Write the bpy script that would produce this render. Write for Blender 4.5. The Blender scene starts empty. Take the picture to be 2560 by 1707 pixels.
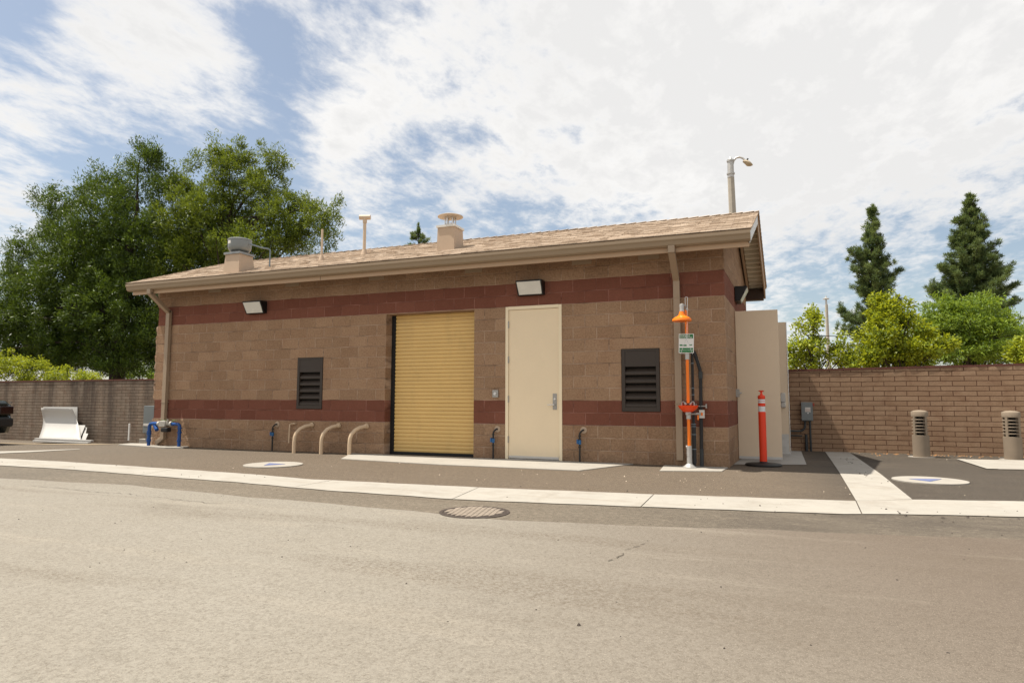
import bpy, bmesh, math, random
import numpy as np
from mathutils import Vector, Matrix
R=math.radians
SC=bpy.context.scene
COL=SC.collection
# ---------------------------------------------------------------- camera
CAM=Vector((0.58566,-10.49489,1.02112)); YAW,PIT,ROL=-0.374797,0.0896526,0.00183
fw=Vector((math.sin(YAW)*math.cos(PIT),math.cos(YAW)*math.cos(PIT),math.sin(PIT)))
rt=Vector((math.cos(YAW),-math.sin(YAW),0)); up=rt.cross(fw)
rr=rt*math.cos(ROL)+up*math.sin(ROL); uu=-rt*math.sin(ROL)+up*math.cos(ROL)
cam=bpy.data.cameras.new('camera'); co=bpy.data.objects.new('camera',cam); COL.objects.link(co)
m=Matrix((rr,uu,-fw)).transposed().to_4x4(); m.translation=CAM; co.matrix_world=m
cam.sensor_width=36; cam.lens=22.866; cam.clip_end=2000; cam.clip_start=.05
SC.camera=co
SC.render.resolution_x=1024; SC.render.resolution_y=682
SC.view_settings.view_transform='Standard'; SC.view_settings.look='None'
SC.view_settings.gamma=1; SC.view_settings.exposure=1.05
# ---------------------------------------------------------------- light
SUNV=Vector((-.41,-.10,1)).normalized()
sun=bpy.data.lights.new('sun','SUN'); sun.energy=3.7; sun.angle=R(.6); sun.color=(1,.93,.82)
so=bpy.data.objects.new('sun',sun); COL.objects.link(so)
so.rotation_euler=SUNV.to_track_quat('Z','Y').to_euler()
W=bpy.data.worlds.new('World'); SC.world=W; W.use_nodes=True
def lin(c):
    return tuple(((x/255)/12.92 if x<=10 else ((x/255+.055)/1.055)**2.4) for x in c)+(1,)
def world():
    nt=W.node_tree; N=nt.nodes; L=nt.links; N.clear()
    out=N.new('ShaderNodeOutputWorld'); bg=N.new('ShaderNodeBackground'); bg.inputs[1].default_value=.1
    sky=N.new('ShaderNodeTexSky'); sky.sky_type='NISHITA'; sky.sun_disc=False
    sky.sun_elevation=math.asin(SUNV.z); sky.sun_rotation=math.atan2(SUNV.x,SUNV.y)
    sky.air_density=1.0; sky.dust_density=1.5; sky.ozone_density=1
    tc=N.new('ShaderNodeTexCoord'); sp=N.new('ShaderNodeSeparateXYZ'); L.new(tc.outputs['Generated'],sp.inputs[0])
    def M(op,a,b=None,c=None,clamp=False):
        n=N.new('ShaderNodeMath'); n.operation=op; n.use_clamp=clamp
        for i,x in enumerate((a,b,c)):
            if x is None: continue
            if isinstance(x,(int,float)): n.inputs[i].default_value=x
            else: L.new(x,n.inputs[i])
        return n.outputs[0]
    den=M('MAXIMUM',M('ADD',sp.outputs[2],.12),.05)
    px=M('DIVIDE',sp.outputs[0],den); py=M('DIVIDE',sp.outputs[1],den)
    cb=N.new('ShaderNodeCombineXYZ'); L.new(px,cb.inputs[0]); L.new(py,cb.inputs[1])
    def noise(scale,det,rough,off,dist=0,vec=cb.outputs[0],sx=1,sy=1,rot=0):
        mp=N.new('ShaderNodeMapping'); L.new(vec,mp.inputs[0]); mp.inputs['Location'].default_value=(off,off*.7,off*.3)
        mp.inputs['Scale'].default_value=(sx,sy,1); mp.inputs['Rotation'].default_value=(0,0,rot)
        n=N.new('ShaderNodeTexNoise'); n.inputs['Scale'].default_value=scale; n.inputs['Detail'].default_value=det
        n.inputs['Roughness'].default_value=rough; n.inputs['Distortion'].default_value=dist
        L.new(mp.outputs[0],n.inputs['Vector']); return n.outputs['Fac']
    n1=noise(1.3,12,.58,3.1,.3); n2=noise(5.5,8,.62,7.7,.2,sx=1.6,rot=.5); n3=noise(.9,5,.5,1.3)
    n4=noise(15,6,.65,4.4,.4,sx=1.3,rot=.4)
    cov=M('ADD',M('ADD',M('ADD',M('MULTIPLY',n1,1.25),M('MULTIPLY',n2,1.9)),M('MULTIPLY',n4,.7)),-2.07)
    # cloud banks and clear gaps, added unseen banks last: direction, angular size, amount
    B=[((-.73,.535,.425),.12,.42),((-.68,.58,.46),.09,.26),((-.82,.46,.36),.10,.30),((-.64,.62,.43),.05,.18),
       ((-.79,.43,.45),.07,-.95),((-.80,.53,.27),.10,-.42),((-.74,.59,.30),.10,-.36),((-.66,.68,.30),.10,-.40),
       ((-.615,.63,.475),.045,-.50),((-.60,.67,.43),.04,-.45),((-.62,.69,.37),.045,-.35),
       ((-.53,.745,.40),.055,.34),((-.57,.745,.35),.05,.30),((-.84,.50,.24),.06,.40),((-.46,.744,.485),.10,.30),((-.55,.79,.27),.05,.26),
       ((-.47,.80,.37),.05,-.22),((-.40,.83,.39),.05,-.20),((-.50,.71,.50),.03,-.2),
       ((-.28,.84,.46),.22,.30),((.05,.9,.42),.34,.46),((.22,.9,.35),.30,.38),((-.10,.95,.32),.18,.26),
       ((-.48,.83,.27),.07,-.22),((-.40,.88,.25),.07,-.26),((-.33,.91,.25),.07,-.34),((-.25,.935,.26),.06,-.30),((-.17,.95,.26),.06,-.22),((-.36,.87,.34),.06,.24),((-.52,.83,.20),.1,-.1),
       ((.19,.972,.14),.12,-.44),((.05,.985,.15),.09,-.36),((.33,.93,.15),.12,-.40),((.36,.89,.27),.07,-.20),((-.26,.93,.30),.05,.12),
       ((0,-.85,.5),.9,.85),((.3,-.1,.95),.6,.5),((-.9,-.5,.3),.5,.4),((.9,-.3,.4),.5,.4)]  # unseen banks behind and overhead, added to brighten the shaded front
    for d,s,a in B:
        d=Vector(d).normalized()
        dp=N.new('ShaderNodeVectorMath'); dp.operation='DOT_PRODUCT'; L.new(tc.outputs['Generated'],dp.inputs[0]); dp.inputs[1].default_value=d
        # gaussian: exp(-(2-2dot)/s^2)
        e=M('MULTIPLY',M('SUBTRACT',1.0,dp.outputs['Value']),-2.0/(s*s))
        g=M('POWER',2.71828,e); cov=M('ADD',cov,M('MULTIPLY',g,a))
    mr=N.new('ShaderNodeMapRange'); mr.interpolation_type='SMOOTHSTEP'; L.new(cov,mr.inputs[0])
    mr.inputs[1].default_value=-.44; mr.inputs[2].default_value=.44; mr.inputs[3].default_value=.14; mr.inputs[4].default_value=.985
    # thick parts of the cloud are greyer underneath
    mr2=N.new('ShaderNodeMapRange'); L.new(M('ADD',cov,M('ADD',M('MULTIPLY',M('SUBTRACT',n3,.5),1.6),M('MULTIPLY',M('SUBTRACT',n2,.5),.9))),mr2.inputs[0])
    mr2.inputs[1].default_value=.12; mr2.inputs[2].default_value=.75
    cc=N.new('ShaderNodeMix'); cc.data_type='RGBA'; L.new(mr2.outputs[0],cc.inputs[0])
    cc.inputs[6].default_value=(4.75,4.68,4.58,1); cc.inputs[7].default_value=(4.15,4.11,4.06,1)
    tint=N.new('ShaderNodeMix'); tint.data_type='RGBA'; tint.blend_type='MULTIPLY'; tint.inputs[0].default_value=1
    L.new(sky.outputs[0],tint.inputs[6]); tint.inputs[7].default_value=(.66,.655,.62,1)
    mx=N.new('ShaderNodeMix'); mx.data_type='RGBA'; L.new(mr.outputs[0],mx.inputs[0])
    L.new(tint.outputs[2],mx.inputs[6]); L.new(cc.outputs[2],mx.inputs[7])
    L.new(mx.outputs[2],bg.inputs[0]); L.new(bg.outputs[0],out.inputs[0])
world()
# ---------------------------------------------------------------- helpers
def px(u,v,Y):
    """point on the plane y=Y seen at photo position u,v (2560 wide)"""
    d=fw+rr*((u-1280)/1626)+uu*((853.5-v)/1626); t=(Y-CAM.y)/d.y; return CAM+d*t
def sm(t): t=min(1,max(0,t)); return t*t*(3-2*t)
def H(x,y): return -.47*sm((-x-12.3)/5)*sm((y+1.0)/4.5)-.014*max(0,y)*sm((x+.3)/.4)*(1 if y<6 else 6/y)
class MB:
    def __init__(s): s.v=[]; s.f=[]; s.sm=[]; s.mi=[]; s.m=0
    def add(s,vs,fs,smooth=False):
        b=len(s.v); s.v+= [tuple(p) for p in vs]
        for f in fs: s.f.append(tuple(b+i for i in f)); s.sm.append(smooth); s.mi.append(s.m)
        return s
    def box(s,a,b,M=None):
        x0,y0,z0=[min(p,q) for p,q in zip(a,b)]; x1,y1,z1=[max(p,q) for p,q in zip(a,b)]
        vs=[(x0,y0,z0),(x1,y0,z0),(x1,y1,z0),(x0,y1,z0),(x0,y0,z1),(x1,y0,z1),(x1,y1,z1),(x0,y1,z1)]
        if M is not None: vs=[M@Vector(p) for p in vs]
        return s.add(vs,[(0,3,2,1),(4,5,6,7),(0,1,5,4),(1,2,6,5),(2,3,7,6),(3,0,4,7)])
    def prism(s,poly,a,b,axis='x'):
        """2D outline extruded from a to b along axis; poly in the other two axes"""
        n=len(poly)
        def P(t,p): return {'x':(t,p[0],p[1]),'y':(p[0],t,p[1]),'z':(p[0],p[1],t)}[axis]
        vs=[P(a,p) for p in poly]+[P(b,p) for p in poly]
        fs=[tuple(range(n))[::-1],tuple(range(n,2*n))]+[(i,(i+1)%n,n+(i+1)%n,n+i) for i in range(n)]
        return s.add(vs,fs)
    def tube(s,pts,r,n=10,caps=True):
        pts=[Vector(p) for p in pts]; rs=r if isinstance(r,(list,tuple)) else [r]*len(pts)
        vs=[];fs=[]; prev=None
        for i,p in enumerate(pts):
            d=(pts[min(i+1,len(pts)-1)]-pts[max(i-1,0)]).normalized()
            if prev is None: a=d.orthogonal().normalized()
            else:
                a=prev-d*prev.dot(d); a=a.normalized() if a.length>1e-6 else d.orthogonal().normalized()
            prev=a; b=d.cross(a)
            for k in range(n):
                t=2*math.pi*k/n; vs.append(p+(a*math.cos(t)+b*math.sin(t))*rs[i])
        for i in range(len(pts)-1):
            for k in range(n): fs.append((i*n+k,i*n+(k+1)%n,(i+1)*n+(k+1)%n,(i+1)*n+k))
        s.add(vs,fs,True)
        if caps:
            s.add(vs[:n],[tuple(range(n))[::-1]]); s.add(vs[-n:],[tuple(range(n))])
        return s
    def lathe(s,prof,c,n=24,sx=1,sy=1):
        vs=[];fs=[]
        for r,z in prof:
            for k in range(n):
                t=2*math.pi*k/n; vs.append((c[0]+r*math.cos(t)*sx,c[1]+r*math.sin(t)*sy,c[2]+z))
        for i in range(len(prof)-1):
            for k in range(n): fs.append((i*n+k,i*n+(k+1)%n,(i+1)*n+(k+1)%n,(i+1)*n+k))
        s.add(vs,fs,True)
        if prof[0][0]>1e-4: s.add(vs[:n],[tuple(range(n))[::-1]])
        if prof[-1][0]>1e-4: s.add(vs[-n:],[tuple(range(n))])
        return s
    def build(s,name,mat,parent=None,bevel=0,recalc=True):
        me=bpy.data.meshes.new(name); me.from_pydata(s.v,[],s.f)
        me.polygons.foreach_set('use_smooth',s.sm)
        mats=mat if isinstance(mat,(list,tuple)) else [mat]
        for m_ in mats: me.materials.append(m_)
        if len(mats)>1: me.polygons.foreach_set('material_index',s.mi)
        if recalc:
            bm=bmesh.new(); bm.from_mesh(me); bmesh.ops.delete(bm,geom=[v for v in bm.verts if not v.link_faces],context='VERTS'); bmesh.ops.recalc_face_normals(bm,faces=bm.faces); bm.to_mesh(me); bm.free()
        if any(s.sm): me.set_sharp_from_angle(angle=R(42))
        me.update()
        o=bpy.data.objects.new(name,me); COL.objects.link(o)
        if parent: o.parent=parent; o.matrix_parent_inverse=parent.matrix_basis.inverted()
        if bevel:
            b=o.modifiers.new('bevel','BEVEL'); b.width=bevel; b.segments=2; b.limit_method='ANGLE'
        return o
def empty(name,loc):
    o=bpy.data.objects.new(name,None); o.location=loc; o.empty_display_size=.1; COL.objects.link(o); return o
def tag(o,label=None,cat=None,group=None,kind=None):
    if label: o['label']=label
    if cat: o['category']=cat
    if group: o['group']=group
    if kind: o['kind']=kind
    return o
def arc(c,a,b,r,n=6):
    """quarter arc from c+a*r to c+b*r about c (a,b unit vectors)"""
    a=Vector(a);b=Vector(b);c=Vector(c)
    return [c+a*r*math.cos(t*math.pi/2/n)+b*r*math.sin(t*math.pi/2/n) for t in range(n+1)]
# ---------------------------------------------------------------- materials
class NT:
    def __init__(s,name):
        s.mat=bpy.data.materials.new(name); s.mat.use_nodes=True; s.t=s.mat.node_tree; s.N=s.t.nodes; s.L=s.t.links
        s.b=s.N['Principled BSDF']; s.tc=s.N.new('ShaderNodeTexCoord'); s.obj=s.tc.outputs['Object']
    def set(s,n,i,x):
        if isinstance(x,(int,float)): n.inputs[i].default_value=x
        elif isinstance(x,tuple): n.inputs[i].default_value=x
        else: s.L.new(x,n.inputs[i])
    def math(s,op,a,b=0,c=0,clamp=False):
        n=s.N.new('ShaderNodeMath'); n.operation=op; n.use_clamp=clamp
        s.set(n,0,a); s.set(n,1,b); s.set(n,2,c); return n.outputs[0]
    def sep(s,v=None):
        n=s.N.new('ShaderNodeSeparateXYZ'); s.L.new(v or s.obj,n.inputs[0]); return n.outputs
    def comb(s,x,y,z=0.):
        n=s.N.new('ShaderNodeCombineXYZ'); s.set(n,0,x); s.set(n,1,y); s.set(n,2,z); return n.outputs[0]
    def map(s,scale=(1,1,1),loc=(0,0,0),v=None,rot=(0,0,0)):
        n=s.N.new('ShaderNodeMapping'); s.L.new(v or s.obj,n.inputs[0]); n.inputs['Scale'].default_value=scale
        n.inputs['Location'].default_value=loc; n.inputs['Rotation'].default_value=rot; return n.outputs[0]
    def noise(s,scale,det=4,rough=.5,v=None,dist=0):
        n=s.N.new('ShaderNodeTexNoise'); s.L.new(v or s.obj,n.inputs['Vector']); n.inputs['Scale'].default_value=scale
        n.inputs['Detail'].default_value=det; n.inputs['Roughness'].default_value=rough; n.inputs['Distortion'].default_value=dist
        return n.outputs['Fac']
    def vor(s,scale,v=None,out='Distance',rand=1):
        n=s.N.new('ShaderNodeTexVoronoi'); s.L.new(v or s.obj,n.inputs['Vector']); n.inputs['Scale'].default_value=scale
        n.inputs['Randomness'].default_value=rand; return n.outputs[out]
    def mr(s,x,a,b,c=0.,d=1.,smooth=False):
        n=s.N.new('ShaderNodeMapRange'); s.set(n,0,x)
        for i,q in enumerate((a,b,c,d)): s.set(n,i+1,q)
        if smooth: n.interpolation_type='SMOOTHSTEP'
        return n.outputs[0]
    def mix(s,f,a,b,mode='MIX'):
        n=s.N.new('ShaderNodeMix'); n.data_type='RGBA'; n.blend_type=mode; n.clamp_factor=True
        s.set(n,0,f); s.set(n,6,a); s.set(n,7,b); return n.outputs[2]
    def bump(s,h,st=.5,dist=.01,nrm=None):
        n=s.N.new('ShaderNodeBump'); n.inputs['Strength'].default_value=1; s.set(n,'Strength',st)
        n.inputs['Distance'].default_value=dist; s.L.new(h,n.inputs['Height'])
        if nrm: s.L.new(nrm,n.inputs['Normal'])
        return n.outputs[0]
    def out(s,col,rough=.8,nrm=None,metal=0.,spec=.3):
        s.set(s.b,'Base Color',col); s.set(s.b,'Roughness',rough); s.set(s.b,'Metallic',metal); s.set(s.b,'Specular IOR Level',spec)
        if nrm: s.L.new(nrm,s.b.inputs['Normal'])
        return s.mat
def A(*c): return tuple(c)+(1.,)
def paint(name,col,rough=.5,var=.08,scale=3,metal=0.,spec=.4,dirt=0.,bump=.0):
    k=NT(name); n=k.noise(scale,5,.6); n2=k.noise(scale*14,3,.6)
    f=k.math('ADD',k.math('MULTIPLY',n,.7),k.math('MULTIPLY',n2,.3))
    c0=A(*[x*(1-var) for x in col[:3]]); c1=A(*[min(1,x*(1+var)) for x in col[:3]])
    c=k.mix(k.mr(f,.3,.7),c0,c1)
    if dirt:
        d=k.noise(2.2,8,.7,k.map((1.5,1.5,.5))); c=k.mix(k.mr(d,.55,.8,0,dirt),c,A(.12,.09,.065))
    nr=k.bump(n2,bump,.003) if bump else None
    return k.out(c,k.mr(n,.2,.8,max(0,rough-.08),min(1,rough+.08)),nr,metal,spec)
def rgb(r,g,b): return lin((r,g,b))
TAN0=(.300,.190,.117); TAN1=(.450,.294,.185); RED0=(.165,.058,.038); RED1=(.245,.095,.064)
def cmu(name,axis,split=False):
    """concrete block wall: 16x8 inch blocks, two red bands, split-face courses low and high"""
    k=NT(name); o=k.sep(); h=o[axis]; z=o[2]
    uv=k.comb(k.math('ADD',h,.2032+.0015),z)
    n=k.N.new('ShaderNodeTexBrick'); k.L.new(uv,n.inputs['Vector']); n.inputs['Scale'].default_value=1
    n.inputs['Brick Width'].default_value=.4064; n.inputs['Row Height'].default_value=.2032
    n.inputs['Mortar Size'].default_value=.0085; n.inputs['Mortar Smooth'].default_value=.25; n.inputs['Bias'].default_value=-.1
    n.inputs['Color1'].default_value=(0,0,0,1); n.inputs['Color2'].default_value=(1,1,1,1); n.inputs['Mortar'].default_value=(.5,.5,.5,1)
    br=n.outputs['Color']; mo=n.outputs['Fac']
    # red bands
    inb=lambda a,b: k.math('MULTIPLY',k.math('GREATER_THAN',z,a),k.math('LESS_THAN',z,b))
    red=k.math('MAXIMUM',inb(.6096,1.016),inb(2.6416,3.048))
    big=k.noise(1.1,4,.6); fine=k.noise(75,6,.75); med=k.noise(11,5,.65)
    f=k.math('ADD',k.math('ADD',k.math('MULTIPLY',br,.55),k.math('MULTIPLY',med,.6)),k.math('MULTIPLY',k.math('SUBTRACT',big,.5),.5))
    tan=k.mix(k.mr(f,.1,.95),A(*TAN0),A(*TAN1))
    warm=k.mix(k.mr(k.noise(2.3,4,.6),.45,.75,0,.5),tan,A(.30,.165,.095)) 
    redc=k.mix(k.mr(f,.1,.95),A(*RED0),A(*RED1))
    c=k.mix(red,warm,redc)
    mott=k.noise(34,4,.7); c=k.mix(k.mr(mott,.30,.52,.45,0),c,A(.13,.078,.05)); c=k.mix(k.mr(mott,.52,.70,0,.30),c,k.mix(red,A(.50,.34,.22),A(.30,.12,.09)))
    # aggregate speckle and pits, joints paler where struck, darker where dusty
    c=k.mix(k.mr(fine,.34,.66,.30,0),c,A(.045,.026,.017))
    c=k.mix(k.mr(fine,.60,.78,0,.28),c,A(.42,.29,.20))
    js=k.mr(k.noise(1.9,3,.6,k.map((1,1,3))),.30,.56)
    jc=k.mix(js,k.mix(red,A(.085,.05,.033),A(.07,.025,.018)),k.mix(red,A(.46,.33,.24),A(.30,.14,.105)))
    c=k.mix(k.math('MULTIPLY',mo,k.mr(k.noise(4.5,3,.5),.35,.65,.35,1)),c,jc)
    # drip marks and scuffs
    dr=k.noise(3.1,6,.7,k.map((2.2,2.2,.35))); c=k.mix(k.mr(dr,.62,.82,0,.35),c,A(.09,.055,.038))
    lowd=k.math('MULTIPLY',k.mr(z,.42,.0),k.mr(k.noise(2.6,6,.7),.38,.62)); c=k.mix(k.math('MULTIPLY',lowd,.4),c,A(.10,.065,.045))
    sf=k.math('MAXIMUM',k.mr(z,.60,.62,1,0),k.mr(z,3.04,3.06)) if not split else k.math('SUBTRACT',1,red)
    rough_h=k.math('MULTIPLY',k.noise(13,7,.62),k.math('MULTIPLY',sf,5.5 if not split else 4))
    hgt=k.math('ADD',k.math('ADD',k.math('MULTIPLY',fine,.5),rough_h),k.math('MULTIPLY',mo,-2.0))
    hgt=k.math('ADD',hgt,k.math('MULTIPLY',br,.04))
    return k.out(c,.93,k.bump(hgt,.75,.009),0,.15)
M={}
M['cmu_front']=cmu('block_wall_front',0); M['cmu_side']=cmu('block_wall_side',1); M['cmu_split']=cmu('block_wall_split',1,True)
M['gutter']=paint('gutter_paint',(.275,.205,.135),.42,.03,2)
M['fascia']=paint('fascia_paint',(.44,.305,.195),.5,.04,2)
M['downspout']=paint('downspout_paint',(.32,.24,.165),.42,.04,2)
M['barge']=paint('barge_metal',(.62,.60,.56),.35,.05,3)
M['bargetan']=paint('barge_paint',(.42,.29,.18),.55,.05,3)
M['eaveshade']=paint('eave_shade_brown',(.05,.03,.02),.8,.2,8)  # near-black brown carries the shade under the back eave
M['deck']=paint('deck_metal',(.72,.66,.52),.4,.1,4)
M['vent_beige']=paint('curb_paint',(.43,.325,.235),.55,.06,4,dirt=.25)
M['fan_grey']=paint('fan_aluminium',(.20,.215,.215),.4,.05,5,metal=.4)
M['fan_trim']=paint('galvanised_trim',(.26,.27,.27),.4,.12,8,metal=.6)
M['galv']=paint('galvanised_steel',(.46,.45,.43),.45,.15,12,metal=.6)
M['cap']=paint('flue_cap_paint',(.50,.395,.29),.45,.05,5)
M['bright']=paint('bright_metal',(.62,.61,.60),.28,.1,9,metal=.8)
M['bronze']=paint('dark_bronze_paint',(.040,.029,.022),.5,.08,4)
M['void']=paint('dark_interior',(.008,.007,.006),.9,.1)
M['door']=paint('door_paint',(.80,.66,.46),.42,.035,1.6)
M['frame']=paint('frame_paint',(.82,.70,.50),.42,.03,2)
M['sweep']=paint('aluminium_sweep',(.55,.54,.52),.35,.08,6,metal=.5)
M['leafdoor']=paint('side_door_paint',(.70,.57,.42),.45,.04,1.3)
M['kick']=paint('kick_plate',(.5,.49,.47),.4,.2,5,metal=.4,dirt=.3)
M['roll']=paint('shutter_paint',(.69,.465,.17),.40,.06,2,dirt=.18)
M['black']=paint('black_rubber',(.010,.010,.010),.6,.15,8)
M['lampblack']=paint('black_enamel',(.009,.009,.009),.45,.1,6)
M['steel']=paint('satin_steel',(.34,.33,.31),.38,.12,20,metal=.7)
M['orange']=paint('orange_enamel',(.90,.20,.010),.35,.05,6)
M['bowl']=paint('orange_red_plastic',(.86,.075,.012),.35,.05,6)
M['delin']=paint('orange_red_post',(.72,.045,.010),.5,.07,7,dirt=.12)
M['white']=paint('white_plastic',(.72,.72,.70),.4,.03,5)
M['refl']=paint('reflective_band',(.62,.63,.64),.4,.06,14)
M['green']=paint('sign_green',(.012,.16,.045),.45,.05,6)
M['mirror']=paint('fixture_lens',(.66,.65,.60),.25,.05,7)
M['blue']=paint('blue_epoxy',(.006,.060,.24),.22,.08,5)
M['brass']=paint('cast_bronze_valve',(.42,.40,.36),.5,.2,25,metal=.3,bump=.5)
M['pipeblk']=paint('black_insulation',(.018,.018,.019),.6,.2,15)
M['pipegrey']=paint('charcoal_conduit',(.035,.040,.043),.5,.1,9)
M['clip']=paint('clamp_band',(.16,.20,.23),.4,.1,9,metal=.3)
M['pipebeige']=paint('beige_pipe',(.58,.44,.30),.45,.06,6,dirt=.2)
M['valveblue']=paint('blue_handle',(.02,.11,.28),.4,.1,9)
M['elec']=paint('grey_enclosure',(.17,.19,.195),.42,.05,6)
M['redh']=paint('red_handle',(.30,.05,.03),.5,.1,9)
M['paper']=paint('paper_label',(.62,.60,.56),.6,.06,20)
M['bluetri']=paint('blue_marker_paint',(.10,.125,.26),.6,.25,30)
M['sheet']=paint('white_panel',(.43,.42,.40),.45,.05,1.5,dirt=.1)
M['carpaint']=paint('dark_car_paint',(.006,.010,.009),.18,.1,3)
M['carglass']=paint('car_glass',(.10,.12,.13),.08,.1,3)
M['carlamp']=paint('tail_lamp',(.012,.004,.004),.15,.1,3)
M['tyre']=paint('tyre_rubber',(.015,.015,.015),.8,.1,8)
M['bark']=paint('tree_bark',(.035,.026,.020),.9,.3,9,bump=.8)
M['concpole']=paint('concrete_pole',(.36,.33,.28),.8,.12,6,bump=.4)
def concrete(name,col,stain=.3,grain=1.):
    k=NT(name); n=k.noise(1.4,7,.65); f=k.noise(130,5,.8); m_=k.noise(9,6,.6)
    c=k.mix(k.mr(k.math('ADD',k.math('MULTIPLY',n,.6),k.math('MULTIPLY',m_,.4)),.3,.7),A(*[x*.86 for x in col]),A(*[min(1,x*1.06) for x in col]))
    c=k.mix(k.mr(f,.35,.6,.18*grain,0),c,A(*[x*.5 for x in col]))
    c=k.mix(k.mr(k.noise(2.1,9,.72),.50,.74,0,stain*1.5),c,A(.17,.135,.10)); c=k.mix(k.mr(k.noise(.7,6,.7,k.map((.5,3,1))),.54,.66,0,stain),c,A(.24,.20,.155))
    sp=k.vor(23,rand=1); pick=k.noise(7,2,.5); c=k.mix(k.math('MULTIPLY',k.mr(sp,.05,.09,1,0),k.mr(pick,.56,.60)),c,A(.09,.07,.05))
    return k.out(c,.9,k.bump(k.math('ADD',f,k.math('MULTIPLY',m_,.5)),.35,.004),0,.2)
M['conc']=concrete('pale_concrete',(.35,.328,.29))
M['conc2']=concrete('fresh_concrete',(.345,.322,.285),.15)
M['concgrey']=concrete('grey_concrete',(.36,.345,.32),.2)
def asphalt(name,kind):
    k=NT(name); o=k.sep(); x=o[0]; y=o[1]
    n=k.noise(.55,7,.6); m_=k.noise(3.2,8,.68,k.map((.45,1.6,1),rot=(0,0,.15))); f=k.noise(62,5,.85); f2=k.noise(140,3,.9); g3=k.noise(19,6,.75)
    v=k.math('ADD',k.math('MULTIPLY',n,.55),k.math('MULTIPLY',m_,.45))
    if kind=='road':
        # old, dust-bleached asphalt: paler to the left, browner to the right
        t=k.mr(k.math('ADD',x,k.math('MULTIPLY',k.math('ADD',y,7),.35)),-2.4,2.6,0,1,True)
        base=k.mix(t,A(.245,.228,.195),A(.130,.104,.082))
        c=k.mix(k.mr(v,.34,.66,.0,.62),base,k.mix(t,A(.210,.190,.156),A(.104,.081,.062)))
        c=k.mix(k.mr(k.noise(1.0,6,.65,k.map((.3,2.4,1),rot=(0,0,.12))),.55,.72,0,.35),c,A(.33,.295,.24))
    elif kind=='edge':
        t=k.mr(x,-1.6,1.8,0,1,True)
        t2=k.mr(x,-9,-3,1,0,True)
        base=k.mix(t,A(.128,.109,.085),A(.042,.036,.031)); base=k.mix(t2,base,A(.122,.107,.087))
        c=k.mix(k.mr(v,.38,.64,0,.6),base,A(.20,.17,.13))
    else:
        t=k.mr(k.math('ADD',x,k.math('MULTIPLY',k.noise(.8,4,.6),1.2)),.9,2.6,0,1,True)
        base=k.mix(t,A(.108,.082,.058),A(.027,.023,.019)); t2=k.mr(x,-12,-6,1,0,True); base=k.mix(t2,base,A(.112,.093,.072))
        c=k.mix(k.mr(v,.38,.66,0,.55),base,k.mix(t,A(.145,.114,.084),A(.072,.060,.048)))
        st=k.noise(4,8,.7,k.map((.25,3.2,1),rot=(0,0,-.1))); c=k.mix(k.mr(st,.60,.75,0,.45),c,A(.27,.22,.165))
    c=k.mix(k.mr(k.noise(.9,7,.7,k.map((1,1,1),(9,2,0))),.60,.72,0,.35),c,k.mix(.5,c,A(.05,.04,.032)))
    # coarse aggregate: dark binder pits, pale stones
    c=k.mix(k.mr(f,.36,.54,.60,0),c,A(.070,.055,.041)); c=k.mix(k.mr(g3,.38,.56,.12 if kind=='road' else .5,0),c,A(.06,.048,.037)); c=k.mix(k.mr(g3,.56,.70,0,0 if kind=='road' else .25),c,A(.30,.24,.18))
    c=k.mix(k.mr(f2,.55,.70,0,.50),c,A(.46,.40,.32))
    patch=k.mr(k.noise(1.7,6,.7,k.map((.6,1.5,1))),.50,.62)
    band=k.mr(k.noise(1.1,3,.5,k.map((.22,1.5,1),(3,1,0),rot=(0,0,.10))),.54,.64)
    c=k.mix(k.math('MULTIPLY',band,k.mr(k.noise(40,5,.95),.48,.60,0,.85)),c,A(.11,.088,.066))
    pit=k.mr(k.vor(55),.10,.20,1,0); c=k.mix(k.math('MULTIPLY',k.math('MULTIPLY',pit,patch),.55),c,A(.12,.09,.065))
    return k.out(c,.92,k.bump(k.math('ADD',f,k.math('MULTIPLY',f2,.5)),.35,.005),0,.2)
M['road']=asphalt('bleached_asphalt','road'); M['edge']=asphalt('grey_asphalt','edge'); M['yard']=asphalt('brown_asphalt','yard')
def dirt():
    k=NT('bare_dirt'); c=k.mix(k.mr(k.noise(1.5,8,.7),.35,.65),A(.27,.215,.15),A(.20,.155,.105)); return k.out(c,.95,k.bump(k.noise(40,6,.7),.6,.02),0,.1)
M['dirt']=dirt()
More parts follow.
